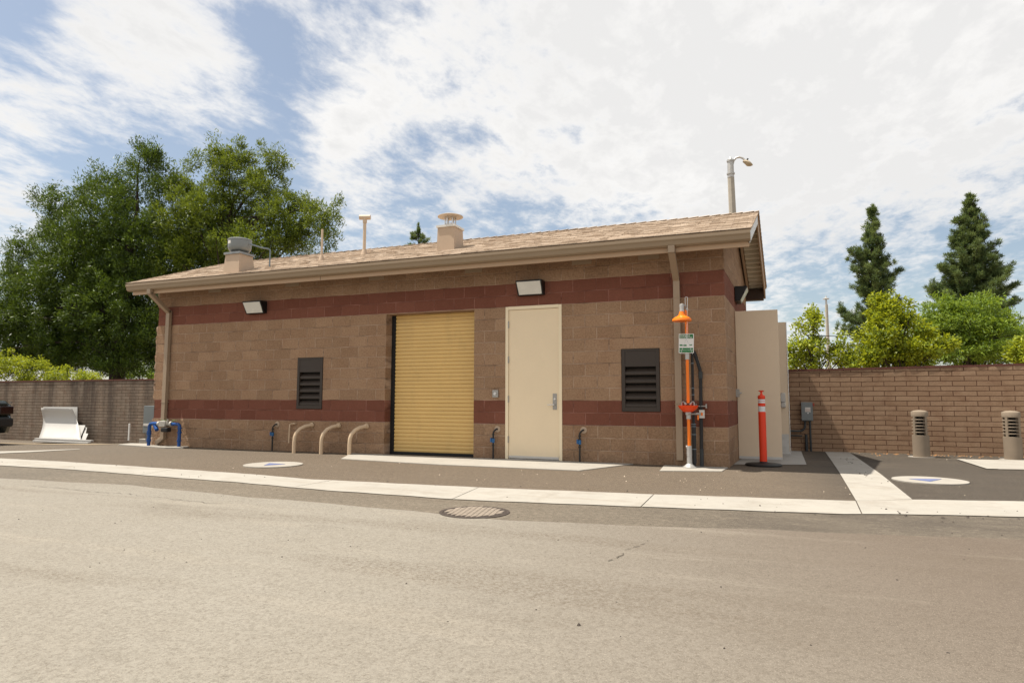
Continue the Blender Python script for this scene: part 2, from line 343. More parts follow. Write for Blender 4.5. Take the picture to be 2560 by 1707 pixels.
def slump():
    k=NT('slump_block'); o=k.sep(); x=o[0]; z=o[2]
    wob=k.math('MULTIPLY',k.math('SUBTRACT',k.noise(2.6,3,.5),.5),.03)
    uv=k.comb(k.math('ADD',x,wob),k.math('ADD',z,k.math('MULTIPLY',wob,.6)))
    n=k.N.new('ShaderNodeTexBrick'); k.L.new(uv,n.inputs['Vector']); n.inputs['Scale'].default_value=1
    n.inputs['Brick Width'].default_value=.4064; n.inputs['Row Height'].default_value=.1016
    n.inputs['Mortar Size'].default_value=.006; n.inputs['Mortar Smooth'].default_value=.25; n.inputs['Bias'].default_value=0
    n.inputs['Color1'].default_value=(0,0,0,1); n.inputs['Color2'].default_value=(1,1,1,1); n.inputs['Mortar'].default_value=(.5,.5,.5,1)
    br=n.outputs['Color']; mo=n.outputs['Fac']; med=k.noise(5,6,.65); fine=k.noise(60,5,.7)
    f=k.math('ADD',k.math('MULTIPLY',br,.45),k.math('MULTIPLY',med,.6))
    left=k.mr(x,-8,-12)
    hi=k.mix(left,A(.36,.245,.16),A(.30,.24,.185)); lo=k.mix(left,A(.285,.18,.112),A(.21,.165,.127))
    c=k.mix(k.mr(f,.15,.9),lo,hi)
    c=k.mix(k.mr(k.noise(3.5,5,.6),.5,.72,0,.5),c,A(.19,.10,.06))
    c=k.mix(k.mr(fine,.35,.6,.25,0),c,A(.08,.05,.035))
    # dark run-off streaks on the old part of the wall
    st=k.noise(1.3,6,.62,k.map((1.15,1,.10))); top=k.mr(z,-.45,1.5,.55,1)
    c=k.mix(k.math('MULTIPLY',k.math('MULTIPLY',k.mr(st,.44,.66,0,.85),top),left),c,A(.065,.052,.045))
    c=k.mix(k.math('MULTIPLY',k.mr(k.noise(1.9,6,.62,k.map((1.4,1,.12),(5,0,0))),.56,.72,0,.5),left),c,A(.34,.29,.235))
    jc=k.mix(left,A(.075,.030,.020),A(.06,.04,.03)); c=k.mix(k.math('MULTIPLY',mo,.92),c,jc)
    h=k.math('ADD',k.math('ADD',k.math('MULTIPLY',mo,-2.2),k.math('MULTIPLY',fine,.3)),k.math('MULTIPLY',med,.9))
    return k.out(c,.93,k.bump(h,.8,.012),0,.12)
M['slump']=slump()
M['wallcap']=paint('cap_brick',(.115,.045,.032),.9,.3,9,bump=.8)
def shingle():
    k=NT('asphalt_shingle'); o=k.sep(); x=o[0]; y=o[1]
    uv=k.comb(x,k.math('MULTIPLY',y,1.0625))
    n=k.N.new('ShaderNodeTexBrick'); k.L.new(uv,n.inputs['Vector']); n.inputs['Scale'].default_value=1
    n.inputs['Brick Width'].default_value=.22; n.inputs['Row Height'].default_value=.14; n.offset=.37
    n.inputs['Mortar Size'].default_value=.003; n.inputs['Bias'].default_value=0
    n.inputs['Color1'].default_value=(0,0,0,1); n.inputs['Color2'].default_value=(1,1,1,1); n.inputs['Mortar'].default_value=(0,0,0,1)
    f=k.math('ADD',k.math('MULTIPLY',n.outputs['Color'],.75),k.math('MULTIPLY',k.noise(9,5,.6),.35)); g=k.noise(160,3,.8)
    c=k.mix(k.mr(f,.1,.95),A(.345,.262,.19),A(.50,.405,.315)); c=k.mix(k.mr(g,.35,.6,.3,0),c,A(.15,.10,.075))
    c=k.mix(k.math('MULTIPLY',n.outputs['Fac'],.6),c,A(.1,.065,.05))
    return k.out(c,.95,k.bump(k.math('ADD',g,k.math('MULTIPLY',n.outputs['Fac'],-2)),.6,.004),0,.1)
M['shingle']=shingle()
def leafmat(name,c0,c1,trans=.45):
    k=NT(name); at=k.N.new('ShaderNodeAttribute'); at.attribute_name='tint'
    c=k.mix(at.outputs['Fac'],A(*c0),A(*c1)); k.out(c,.5,None,0,.35)
    tr=k.N.new('ShaderNodeBsdfTranslucent'); k.L.new(k.mix(.5,c,A(c1[0]*1.5,c1[1]*1.35,c1[2]*.8)),tr.inputs[0])
    ms=k.N.new('ShaderNodeMixShader'); ms.inputs[0].default_value=trans
    k.L.new(k.b.outputs[0],ms.inputs[1]); k.L.new(tr.outputs[0],ms.inputs[2]); k.L.new(ms.outputs[0],k.N['Material Output'].inputs[0]); return k.mat
M['leaf_dark']=leafmat('leaf_dark_green',(.009,.032,.005),(.135,.205,.020),.2)
M['leaf_mid']=leafmat('leaf_mid_green',(.016,.048,.008),(.21,.27,.026),.3)
M['leaf_yel']=leafmat('leaf_yellow_green',(.055,.11,.010),(.40,.45,.035),.42)
M['leaf_yel2']=leafmat('leaf_autumn_yellow',(.045,.10,.010),(.38,.42,.024),.42)
M['leaf_fern']=leafmat('leaf_feather_green',(.030,.080,.010),(.27,.37,.04),.34)
M['needle']=leafmat('pine_needle',(.030,.068,.026),(.20,.26,.09),.25)
# ---------------------------------------------------------------- ground
def grid(name,xs,ys,mat,dz=0.):
    b=MB(); nx=len(xs)
    vs=[(x,y,H(x,y)+dz) for y in ys for x in xs]
    b.add(vs,[(j*nx+i,j*nx+i+1,(j+1)*nx+i+1,(j+1)*nx+i) for j in range(len(ys)-1) for i in range(nx-1)],True)
    o=b.build(name,mat,recalc=False); tag(o,kind='structure'); return o
fine=[-32+.4*i for i in range(106)]
grid('ground',[-900,-300,-90,-45]+fine+[14,40,120,400,900],[-400,-100,-40,-25]+[-15+.4*i for i in range(60)]+[10,14,25,60,200,900],M['dirt'])
def strip(name,top,bot,mat,dz,kind='structure',sub=24,nv=2,obj=None):
    """quad strip between two polylines (matched points), draped on the ground"""
    b=obj or MB()
    def samp(pl,t):
        t*=len(pl)-1; i=min(int(t),len(pl)-2); f=t-i; return [pl[i][k]*(1-f)+pl[i+1][k]*f for k in (0,1)]
    vs=[]
    for i in range(sub+1):
        a=samp(top,i/sub); c=samp(bot,i/sub)
        for j in range(nv+1):
            f=j/nv; x=a[0]*(1-f)+c[0]*f; y=a[1]*(1-f)+c[1]*f; vs.append((x,y,H(x,y)+dz))
    w=nv+1
    b.add(vs,[(i*w+j,(i+1)*w+j,(i+1)*w+j+1,i*w+j+1) for i in range(sub) for j in range(nv)],True)
    if obj is None:
        return tag(b.build(name,mat),kind=kind)
# strip edges as they lie on the ground
TOP=[(-40,-3.3),(-11.7,-3.21),(-10.17,-3.20),(-6.21,-3.42),(-4.87,-3.60),(-2.61,-3.50),(-.70,-3.30),(1.37,-2.99),(1.94,-2.65),(2.95,-2.38),(9,-.9)]
BOT=[(-40,-4.2),(-10.39,-3.98),(-9.13,-3.95),(-5.47,-4.20),(-4.06,-4.36),(-2.43,-4.42),(-.55,-4.17),(1.15,-3.88),(1.76,-3.67),(2.62,-3.46),(8.5,-2.1)]
def road():
    xs=[-60,-30]+[-16+.5*i for i in range(61)]+[30,60]; b=MB(); vs=[]
    ys=[-60,-25,-14,-10,-8,-6.5,-5.6]
    def yb(x):
        P_=[(-60,-5.0),(-8.68,-4.98),(-6.68,-4.88),(-4.67,-5.02),(-3.07,-5.15),(-1.76,-5.27),(-.74,-5.15),(1.06,-4.82),(2.29,-4.55),(60,4)]
        for (x0,y0),(x1,y1) in zip(P_,P_[1:]):
            if x0<=x<=x1: return y0+(y1-y0)*(x-x0)/(x1-x0)+.05*math.sin(x*3.1)*math.sin(x*1.3+1)
        return -5
    for x in xs:
        for y in ys: vs.append((x,min(y,yb(x)-.05),.008))
        vs.append((x,yb(x),.008))
    w=len(ys)+1
    b.add(vs,[(i*w+j,(i+1)*w+j,(i+1)*w+j+1,i*w+j+1) for i in range(len(xs)-1) for j in range(w-1)],True)
    tag(b.build('road',M['road']),kind='structure')
road()
# darker newer asphalt between the old road and the wall
def yard():
    xs=[-40,-30]+[-26+.5*i for i in range(70)]+[12,30]; ys=[-5.6,-5,-4]+[-3.6+.45*i for i in range(21)]+[5.9]
    b=MB(); nx=len(xs); vs=[(x,y,H(x,y)+.004) for y in ys for x in xs]
    b.add(vs,[(j*nx+i,j*nx+i+1,(j+1)*nx+i+1,(j+1)*nx+i) for j in range(len(ys)-1) for i in range(nx-1)],True)
    tag(b.build('pavement',M['yard'],recalc=False),kind='structure')
yard()
strip('road_edge',[(-40,-4.0)]+[(x,y+.1) for x,y in BOT[1:]],[(-40,-5.3)]+[(x-.3,y-1.15) for x,y in BOT[1:]],M['edge'],.006,sub=60)
# concrete valley gutter: slabs with open joints, plus the arm that runs back to the wall
def gutter_path():
    b=MB()
    def interp(pl,x):
        for (x0,y0),(x1,y1) in zip(pl,pl[1:]):
            if x0<=x<=x1: return y0+(y1-y0)*(x-x0)/(x1-x0)
    cuts=[(-40,-40),(-16,-16.2),(-10.4,-10.2),(-7.5,-7.3),(-4.87+.3,-4.57),(-2.58,-2.46),(-.60,-.58),(1.375,1.33),(5.2,5.2),(9,8.4)]
    for (t0,b0),(t1,b1) in zip(cuts,cuts[1:]):
        n=32; top=[];bot=[]
        for i in range(n+1):
            f=i/n; e=.005 if i==0 else (-.005 if i==n else 0)
            xt=t0+(t1-t0)*f+e; xb=b0+(b1-b0)*f+e; jt=.012*math.sin(xt*7.3)*math.sin(xt*2.9); jb=.014*math.sin(xb*6.1+1)*math.sin(xb*3.7)
            top.append((xt,interp(TOP,min(8.99,max(-39.9,xt)))+jt)); bot.append((xb,interp(BOT,min(8.49,max(-39.9,xb)))+jb))
        strip('',top,bot,None,.013,sub=32,nv=3,obj=b)
    tag(b.build('concrete_path',M['conc']),kind='structure')
    b=MB(); strip('',[(1.665,4.9),(1.38,-2.96)],[(2.13,5.0),(1.93,-2.64)],None,.012,sub=24,nv=2,obj=b)
    tag(b.build('concrete_path',M['conc']),kind='structure')
    b=MB(); strip('',[(-12.55,-1.2),(-13.0,-1.9),(-13.9,-2.75)],[(-12.45,-1.3),(-12.65,-2.15),(-13.1,-3.15)],None,.012,sub=16,obj=b)
    tag(b.build('concrete_path',M['conc']),kind='structure')
    b=MB(); strip('',[(-13.2,.1),(-15,.4),(-19,1.2),(-26,3.5)],[(-13.6,-.3),(-15.6,-.75),(-19,-.1),(-26,1.0)],None,.010,sub=24,obj=b)
    tag(b.build('dirt_path',M['dirt']),kind='structure')
gutter_path()
def slab(name,poly,z0,z1,mat,kind='structure'):
    b=MB(); b.prism(poly,z0,z1,'z'); return tag(b.build(name,mat,bevel=.006),kind=kind)
slab('pavement',[(-6.80,-.02),(-6.28,-1.05),(-4.2,-1.30),(-1.98,-1.30),(-1.45,-.02)],-.05,.018,M['conc2'])
slab('pavement',[(-.97,-.02),(-.91,-.88),(-.07,-.60),(-.02,-.02)],-.05,.016,M['conc2'])
slab('pavement',[(-12.95,.25),(-12.85,-.14),(-11.12,-.42),(-10.75,-.30),(-10.9,-.012),(-12.02,-.012),(-12.02,.25)],-.2,.03,M['conc2'])
strip('pavement',[(.03,.62),(.22,4.9)],[(1.12,1.14),(1.20,4.92)],M['concgrey'],.010,sub=12)
strip('pavement',[(3.80,1.52),(3.90,3.70)],[(9,3.1),(9,5.0)],M['conc2'],.014,sub=12)
strip('pavement',[(3.64,1.46),(3.74,3.66)],[(3.79,1.515),(3.88,3.69)],M['conc'],.018,sub=8)
def cracks():
    rs=random.Random(5); b=MB()
    for (x0,y0,x1,y1,w) in ((-.25,-5.75,-.38,-6.35,.004),(-7.5,-5.35,-4.4,-5.52,.004)):
        n=int(math.hypot(x1-x0,y1-y0)/.05); pts=[]; o=0
        for i in range(n+1):
            f=i/n; o=o*.8+rs.gauss(0,.012); pts.append((x0+(x1-x0)*f+(o if abs(x1-x0)<.5 else 0),y0+(y1-y0)*f+(o if abs(x1-x0)>=.5 else 0)))
        for i in range(n):
            if rs.random()<.25: continue
            (xa,ya),(xb,yb)=pts[i],pts[i+1]; dx,dy=xb-xa,yb-ya; L=math.hypot(dx,dy) or 1; nx,ny=-dy/L*w*rs.uniform(.4,1),dx/L*w*rs.uniform(.4,1)
            b.add([(xa-nx,ya-ny,.0125),(xb-nx,yb-ny,.0125),(xb+nx,yb+ny,.0125),(xa+nx,ya+ny,.0125)],[(0,1,2,3)])
    tag(b.build('road_crack',M['crack'],recalc=False),kind='structure')
M['crack']=paint('crack_fill',(.05,.04,.032),.95,.3,20)
cracks()
# ---------------------------------------------------------------- building
BL=-11.99                # left end
def XE(y): return .40+.035*(y+.56)     # gable overhang edge
def XW(y): return .040*y               # right end wall
BD=4.62
B=empty('utility_building',(-6,2.3,0))
tag(B,'tan block building with red bands, yellow roll-up shutter and pitched shingle roof','building')
ex=[-11.99,-8.13,-7.52,-6.096,-4.267,-3.658,-2.642,-1.626,-1.016,0]
def front_wall():
    b=MB(); opens=[(-8.135,-7.515,.835,1.852),(-6.096,-4.267,-.1,2.625),(-3.658,-2.642,-.1,2.642),(-1.632,-1.012,.835,1.852)]
    xs=sorted({-11.99,0,*[q for o in opens for q in o[:2]]}); zs=sorted({-.1,3.62,.0,*[q for o in opens for q in o[2:]]})
    def inside(x,z): return any(a<x<c and e<z<d for a,c,e,d in opens)
    for x0,x1 in zip(xs,xs[1:]):
        for z0,z1 in zip(zs,zs[1:]):
            if not inside((x0+x1)/2,(z0+z1)/2): b.add([(x0,0,z0),(x1,0,z0),(x1,0,z1),(x0,0,z1)],[(0,1,2,3)])
    T=.29
    for a,c,e,d in opens:
        b.add([(a,0,e),(a,T,e),(a,T,d),(a,0,d)],[(0,1,2,3)]); b.add([(c,0,e),(c,0,d),(c,T,d),(c,T,e)],[(0,1,2,3)])
        b.add([(a,0,d),(a,T,d),(c,T,d),(c,0,d)],[(0,1,2,3)])
        if e>0: b.add([(a,0,e),(c,0,e),(c,T,e),(a,T,e)],[(0,1,2,3)])
    b.build('front_wall',M['cmu_front'],B,recalc=False)
front_wall()
b=MB(); b.box((-11.9,.30,0),(-.1,.34,3.3)); b.build('inner_lining',M['void'],B)
# right end wall (slightly out of square) with gable
RS=.358; ZE=3.53; YE=-.56; YR=2.2; YB=4.96; ZR=ZE+(YR-YE)*RS
def roofz(y): return ZE+(y-YE)*RS if y<YR else ZR-(y-YR)*RS
b=MB()
ys=[0,.55,1.1,YR,3.3,BD]
for y0,y1 in zip(ys,ys[1:]):
    b.add([(XW(y0),y0,-.1),(XW(y1),y1,-.1),(XW(y1),y1,roofz(y1)-.1),(XW(y0),y0,roofz(y0)-.1)],[(0,1,2,3)])
b.build('end_wall',M['cmu_side'],B,recalc=False)
b=MB(); b.add([(0,BD,-.1),(XW(BD),BD,-.1),(XW(BD),BD,3.4),(BL,BD,3.4),(BL,BD,-.6)],[(0,1,2,3,4)]); b.build('back_wall',M['cmu_front'],B)
# left end wall: split-face blocks, really rough so its edge is ragged
def left_wall():
    random.seed(4); b=MB(); ny,nz=60,92; vs=[]
    ztop=lambda y: roofz(y)-.1
    for i in range(ny+1):
        y=BD*(i/ny)**1.8
        for j in range(nz+1):
            z=-.3+(ztop(y)+.3)*j/nz
            c=int(math.floor(z/.2032)); red=c in (3,4,13,14)
            e=abs((z/.2032)%1-.5)*2
            d=0 if (i==0 and False) else (.0 if red else (.022+.05*random.random()*(1-e**5)))
            if y<1e-6: d*=.9
            vs.append((BL-d,y,z))
    w=nz+1
    b.add(vs,[(i*w+j,i*w+j+1,(i+1)*w+j+1,(i+1)*w+j) for i in range(ny) for j in range(nz)])
    # ragged returns of the quoin blocks round the front edge
    for j in range(nz):
        p,q=vs[j],vs[j+1]; b.add([(BL,-.002,p[2]),p,q,(BL,-.002,q[2])],[(0,1,2,3)])
    b.build('end_wall',M['cmu_split'],B)
left_wall()
# roof: stepped courses of shingles over a deck
def roof():
    b=MB(); n=int(round((YR-YE)*math.hypot(1,RS)/.14)); dy=(YR-YE)/n
    random.seed(2)
    XL=-12.36
    for side in (0,1):
        for i in range(n):
            y0=YE+dy*i; y1=y0+dy
            z0=ZE+(y0-YE)*RS; z1=ZE+(y1-YE)*RS
            ya,yb_=(y0,y1) if side==0 else (2*YR-y0,2*YR-y1)
            # tabs: runs of shingle with slightly different lift give a broken shadow line
            x=XL+random.random()*.1-.1; xr=XE(ya)+.03
            x=XL
            while x<xr:
                x2=min(xr,x+random.uniform(.12,.30)); t=.006+.008*random.random()
                yo=random.uniform(-.006,.006)
                b.add([(x,ya+yo,z0-.004),(x2,ya+yo,z0-.004),(x2,ya+yo,z0+t),(x,ya+yo,z0+t)],[(0,1,2,3)])
                b.add([(x,ya+yo,z0+t),(x2,ya+yo,z0+t),(x2,yb_,z1+.001),(x,yb_,z1+.001)],[(0,1,2,3)])
                x=x2
    o=b.build('roof',M['shingle'],B)
    b=MB(); 
    for s in (0,1):
        f=(lambda y:y) if s==0 else (lambda y:2*YR-y)
        ya,yb_=f(YE+.015),f(YR)
        vs=[(XL+.01,ya,ZE-.012),(XE(ya)+.02,ya,ZE-.012),(XE(yb_)+.02,yb_,ZR-.012),(XL+.01,yb_,ZR-.012)]
        vs+= [(p[0],p[1],p[2]-.02) for p in vs]
        b.add(vs,[(0,1,2,3),(4,5,6,7),(0,1,5,4),(1,2,6,5),(2,3,7,6),(3,0,4,7)])
    b.build('roof_deck',M['bargetan'],o)
    b=MB(); x=XL
    while x<XE(YR)+.025:
        x2=min(x+.20,XE(YR)+.03)
        for s in (-1,1):
            b.add([(x,YR,ZR+.012),(x2,YR,ZR+.026),(x2,YR+s*.13,ZR+.026-.13*RS),(x,YR+s*.13,ZR+.012-.13*RS)],[(0,1,2,3)])
            b.add([(x2,YR,ZR+.026),(x2,YR,ZR+.008),(x2,YR+s*.13,ZR+.006-.13*RS),(x2,YR+s*.13,ZR+.026-.13*RS)],[(0,1,2,3)])
        x=x2
    b.build('ridge_cap',M['shingle'],o)
roof()
# fascia, gutters
b=MB(); b.box((-12.20,-.50,3.27),(XE(-.5)-.01,-.465,3.53)); 
f_=b.build('fascia',M['fascia'],B)
b=MB(); b.box((-7.253,-.503,3.272),(-7.247,-.4995,3.36)); b.build('fascia_joint',M['bronze'],f_)
b=MB(); b.box((-12.25,YB-.10,3.27),(XE(YB)+.0,YB-.065,3.50)); b.build('fascia',M['fascia'],B)
GP=[(-.503,3.488),(-.503,3.345),(-.56,3.345),(-.59,3.365),(-.605,3.42),(-.622,3.445),(-.622,3.490),(-.612,3.490),(-.610,3.45),(-.594,3.425),(-.578,3.37),(-.555,3.357),(-.513,3.357),(-.513,3.488)]
b=MB()
GX=[-12.28,XE(-.56)+.012]
n=len(GP); vs=[(GX[0],*p) for p in GP]+[(GX[1],*p) for p in GP]
b.add(vs,[(i,(i+1)%n,n+(i+1)%n,n+i) for i in range(n)])
for X in GX: b.add([(X,*p) for p in GP[:7]],[tuple(range(7))])
b.build('gutter',M['gutter'],B)
# open eave: soffit boards and screened vents seen on the top course
for x0 in (-10.55,-8.50,-6.50,-4.46,-2.45,-1.33):
    b=MB(); b.box((x0,-.008,3.30),(x0+.34,.01,3.385)); b.build('eave_vent',M['downspout'],B)
b=MB()
b.add([(-12.3,-.46,3.50),(XE(0)-.05,-.46,3.50),(XE(0)-.05,0,3.66),(-12.3,0,3.66)],[(0,1,2,3)]); b.build('eave_soffit',M['bargetan'],B,recalc=False)
# gable overhang, right end: barge boards, corrugated deck, inner beams
def gable():
    for s in (0,1):
        f=(lambda y:y) if s==0 else (lambda y:2*YR-y)
        ya,yb_=f(-.50),YR
        top=lambda y: roofz(y)-.03
        for nm,off,w,hh,mt in (('barge_board',0.0,.022,.20 if s==0 else .25,M['barge'] if s==0 else M['bargetan']),('gable_beam',-.33,.04,.20,M['bargetan'])):
            if nm=='gable_beam' and s==0: continue
            vs=[]
            for y in (ya,yb_):
                X=XE(y)+off
                for dx in (0,-w):
                    for dz in (0,-hh): vs.append((X+dx,y,top(y)+dz))
            b=MB(); b.add(vs,[(0,1,3,2),(4,5,7,6),(0,1,5,4),(2,3,7,6),(0,2,6,4),(1,3,7,5)]); b.build(nm,mt,B)
    # corrugated metal soffit: deep ribs running from wall to barge board
    b=MB(); L=YB-YR
    for sgn,n in ((1,16),(-1,14)):
        LL=(L-.05) if sgn>0 else (YR+.47)
        for i in range(n):
            y0=YR+sgn*LL*i/n; ya=YR+sgn*LL*(i+.70)/n; y1=YR+sgn*LL*(i+1)/n
            def q(y,dz): return [(XE(y)-.32,y,roofz(y)-.05-dz),(XE(y)-.02,y,roofz(y)-.05-dz)]
            P=[q(y0,0),q(ya,0),q(ya,.08),q(y1,.08),q(y1,0)]
            for a_,c_ in zip(P,P[1:]): b.add([a_[0],a_[1],c_[1],c_[0]],[(0,1,2,3)])
    b.build('corrugated_soffit',M['deck'],B,recalc=False)
    b=MB(); y=YB-.1; b.box((XE(y)-.33,y-.02,roofz(y)-.30),(XE(y)-.024,y+.02,roofz(y)-.265)); b.build('barge_return',M['bargetan'],B)
    b=MB(); b.box((.03,BD+.002,3.22),(XE(BD)-.03,YB-.125,3.45)); b.build('eave_shade_block',M['eaveshade'],B)  # dark box standing in for the shadowed last stretch of soffit
gable()
# downspouts
def dspout(x,kick,ztop=3.36,outx=None,yo=-.56):
    b=MB(); w,d=.050,.038
    def seg(p,q,w=w,d=d):
        p=Vector(p);q=Vector(q); ax=(q-p).normalized(); xx=Vector((1,0,0)); xx=(xx-ax*xx.dot(ax)).normalized(); yy=ax.cross(xx)
        vs=[c+xx*sx*w+yy*sy*d for c in (p,q) for sx,sy in ((-1,-1),(1,-1),(1,1),(-1,1))]
        b.add(vs,[(0,3,2,1),(4,5,6,7),(0,1,5,4),(1,2,6,5),(2,3,7,6),(3,0,4,7)])
    seg((x,yo,ztop),(x,yo,ztop-.11)); seg((x,yo,ztop-.085),(x,-.06,ztop-.44)); 
    seg((x,-.058,ztop-.40),(x,-.058,.16 if kick else .10))
    if kick: seg((x,-.058,.19),(x-.16,-.075,.075))
    for z in (2.62,.96): b.box((x-.06,-.102,z),(x+.06,-.001,z+.012))
    return b.build('downspout',M['downspout'],B,bevel=.004)
dspout(-.72,False); dspout(-11.62,True)
# roll-up shutter
def shutter():
    b=MB(); x0,x1=-6.005,-4.255; z=.055; yb=.215
    while z<2.62:
        z1=min(z+.0695,2.63)
        pr=[(z,.006),(z+.007,.006),(z+.009,-.010),(z+.034,-.014),(z+.062,-.010),(z+.064,.006),(z1,.006)]
        for (a,ya),(c,yc) in zip(pr,pr[1:]): b.add([(x0,yb+ya,a),(x1,yb+ya,a),(x1,yb+yc,min(c,2.63)),(x0,yb+yc,min(c,2.63))],[(0,1,2,3)])
        z=z1
    cu=b.build('roll_up_shutter',M['roll'],B)
    for a_,c_ in ((-6.094,-6.005),(-4.30,-4.269)):
        b=MB(); b.box((a_,.20,0),(c_,.285,2.623)); b.build('shutter_guide',M['black'],cu)
    b=MB(); b.box((-6.005,.195,.012),(-4.30,.255,.055)); b.build('bottom_bar',M['black'],cu)
shutter()
# personnel door
def door():
    x0,x1,zt=-3.658,-2.642,2.642
    b=MB(); w=.05
    b.box((x0-.004,-.012,0),(x0+w,.10,zt)); b.box((x1-w,-.012,0),(x1+.004,.10,zt)); b.box((x0+w,-.012,zt-.055),(x1-w,.10,zt+.003))
    fr=b.build('door_frame',M['frame'],B,bevel=.003)
    b=MB(); b.box((x0+w+.004,.006,.03),(x1-w-.004,.05,zt-.06)); dr=b.build('door',M['door'],B,bevel=.002)
    for z in (.29,.98,1.66,2.27):
        b=MB(); b.tube([(x0+w+.001,-.006,z),(x0+w+.001,-.006,z+.115)],.011,8); b.build('hinge',M['steel'],dr)
    b=MB(); b.box((x0+w+.01,-.006,.035),(x1-w-.01,.006,.075)); b.build('door_sweep',M['sweep'],dr)
    b=MB(); b.box((x0+w,-.02,0.0),(x1-w,.08,.022)); b.build('threshold',M['sweep'],B,bevel=.003)
    b=MB(); X=x1-w-.075; b.box((X-.036,-.004,.86),(X+.036,.008,1.13)); hd=b.build('lock_plate',M['steel'],dr,bevel=.004)
    b=MB(); b.tube([(X,-.0,.945),(X,-.055,.945)],.012,10); b.tube([(X,-.052,.945),(X-.115,-.052,.942)],[.010,.008],8); b.build('door_lever',M['bright'],dr)
    b=MB(); b.tube([(X,-.002,1.04),(X,-.012,1.04)],.017,12); b.build('lock_cylinder',M['bright'],dr)
door()
# louvred vents
def louver(x0,x1,z0,z1):
    b=MB(); w=.055; y=-.012
    b.box((x0,y,z0),(x0+w,.05,z1)); b.box((x1-w,y,z0),(x1,.05,z1)); b.box((x0+w,y,z0),(x1-w,.05,z0+.065)); b.box((x0+w,y,z1-.035),(x1-w,.05,z1))
    b.box((x0+w,y+.006,z1-.285),(x1-w,.05,z1-.035))
    lv=b.build('louver_vent',M['bronze'],B,bevel=.002)
    b=MB(); n=5; a=z0+.065; c=z1-.285; p=(c-a)/n
    for i in range(n):
        q=a+p*i
        b.prism([(.004,q+.002),(.012,q-.004),(.070,q+.085),(.062,q+.100),(.006,q+.045),(.002,q+.030)],x0+w,x1-w,'x')
    b.build('louver_blades',M['bronze'],lv)
    b=MB(); b.box((x0+w,.075,z0),(x1-w,.09,z1)); b.build('louver_backing',M['void'],lv)
louver(-8.128,-7.522,.842,1.846); louver(-1.625,-1.019,.842,1.846)
# wall pack lights
def wallpack(c,yaw=0.,s=1.):
    T=Matrix.Translation(c)@Matrix.Rotation(yaw,4,'Z')
    w,h,d=.235*s,.125*s,.20*s
    # housing: deep at the top, slanting back to the wall at the bottom
    prof=[(0,-h),(0,h),(-d,h*.98),(-d,h*.80),(-d*.42,-h)]
    b=MB(); n=len(prof)
    vs=[T@Vector((x,p[0],p[1])) for x in (-w,w) for p in prof]
    b.add(vs,[tuple(range(n))[::-1],tuple(range(n,2*n))]+[(i,(i+1)%n,n+(i+1)%n,n+i) for i in range(n)])
    o=b.build('wall_light',M['lampblack'],B,bevel=.006)
    b=MB(); a=Vector((0,-d,h*.76)); e=Vector((0,-d*.44,-h*.88)); nn=Vector((0,-.9,-.42)).normalized()*.006
    ww=w-.022
    vs=[T@(Vector((x,0,0))+q+nn) for x,q in ((-ww,a),(ww,a),(ww*.96,e),(-ww*.96,e))]+[T@(Vector((x,0,0))+q-nn) for x,q in ((-ww,a),(ww,a),(ww,e),(-ww,e))]
    b.add(vs,[(0,1,2,3),(0,1,5,4),(1,2,6,5),(2,3,7,6),(3,0,4,7)]); b.build('light_lens',M['mirror'],o)
wallpack((-9.19,0,2.905)); wallpack((-3.17,0,2.94)); wallpack((XW(1.95),1.95,2.93),R(90),1.05)
# key switch, hose bibs, curved pipes
b=MB(); b.box((-3.90,-.03,1.065),(-3.79,0,1.195)); ks=b.build('key_switch',M['steel'],B,bevel=.004)
b=MB(); b.tube([(-3.845,-.028,1.13),(-3.845,-.045,1.13)],.026,14); b.tube([(-3.845,-.044,1.13),(-3.845,-.052,1.13)],.010,8); b.build('key_cylinder',M['bright'],ks)
def bib(x,z,mat=M['pipeblk']):
    b=MB(); b.tube([(x+.05,0,z),(x+.05,-.012,z)],.055,16); o=b.build('pipe_escutcheon',M['vent_beige'],B)
    b=MB(); b.tube([(x+.05,-.01,z)]+[tuple(p) for p in arc((x+.05-.03,-.06,z-.03),(1,.4,1),(-.2,0,0),.03,4)]+[(x,-.07,z-.06),(x,-.07,0)],.015,8)
    for zz in (z-.08,z-.14,z-.26): b.tube([(x,-.07,zz),(x,-.07,zz-.025)],.023,8)
    b.build('drain_pipe',mat,o)
    b=MB(); b.tube([(x,-.07,z-.16),(x,-.07,z-.23)],.026,10); b.box((x-.045,-.10,z-.22),(x-.025,-.06,z-.15)); b.tube([(x,-.07,z-.19),(x-.03,-.09,z-.19)],.012,8); b.build('valve_handle',M['valveblue'],o)
bib(-8.64,.53); bib(-3.86,.52); bib(-2.32,.53)
def swan(x,y):
    b=MB(); pts=[(x-.02,y,-.02),(x-.02,y,.20),(x-.015,y+.004,.30),(x+.0,y+.025,.38),(x+.035,y+.08,.455),(x+.085,y+.17,.505),(x+.15,-.0,.53)]
    o=b.tube(pts,.036,14).build('curved_pipe',M['pipebeige'],B)
    b=MB(); b.tube([(x+.135,-.035,.525),(x+.15,.0,.53)],.05,14); b.build('pipe_collar',M['pipebeige'],o)
for x in (-7.88,-7.25,-6.62): swan(x,-.31)
b=MB(); b.tube([(-8.13,0,.55),(-8.13,-.03,.55),(-8.21,-.05,.545),(-8.24,-.05,.53),(-8.25,-.05,.17)],.014,8); b.build('vent_tube',M['pipebeige'],B)
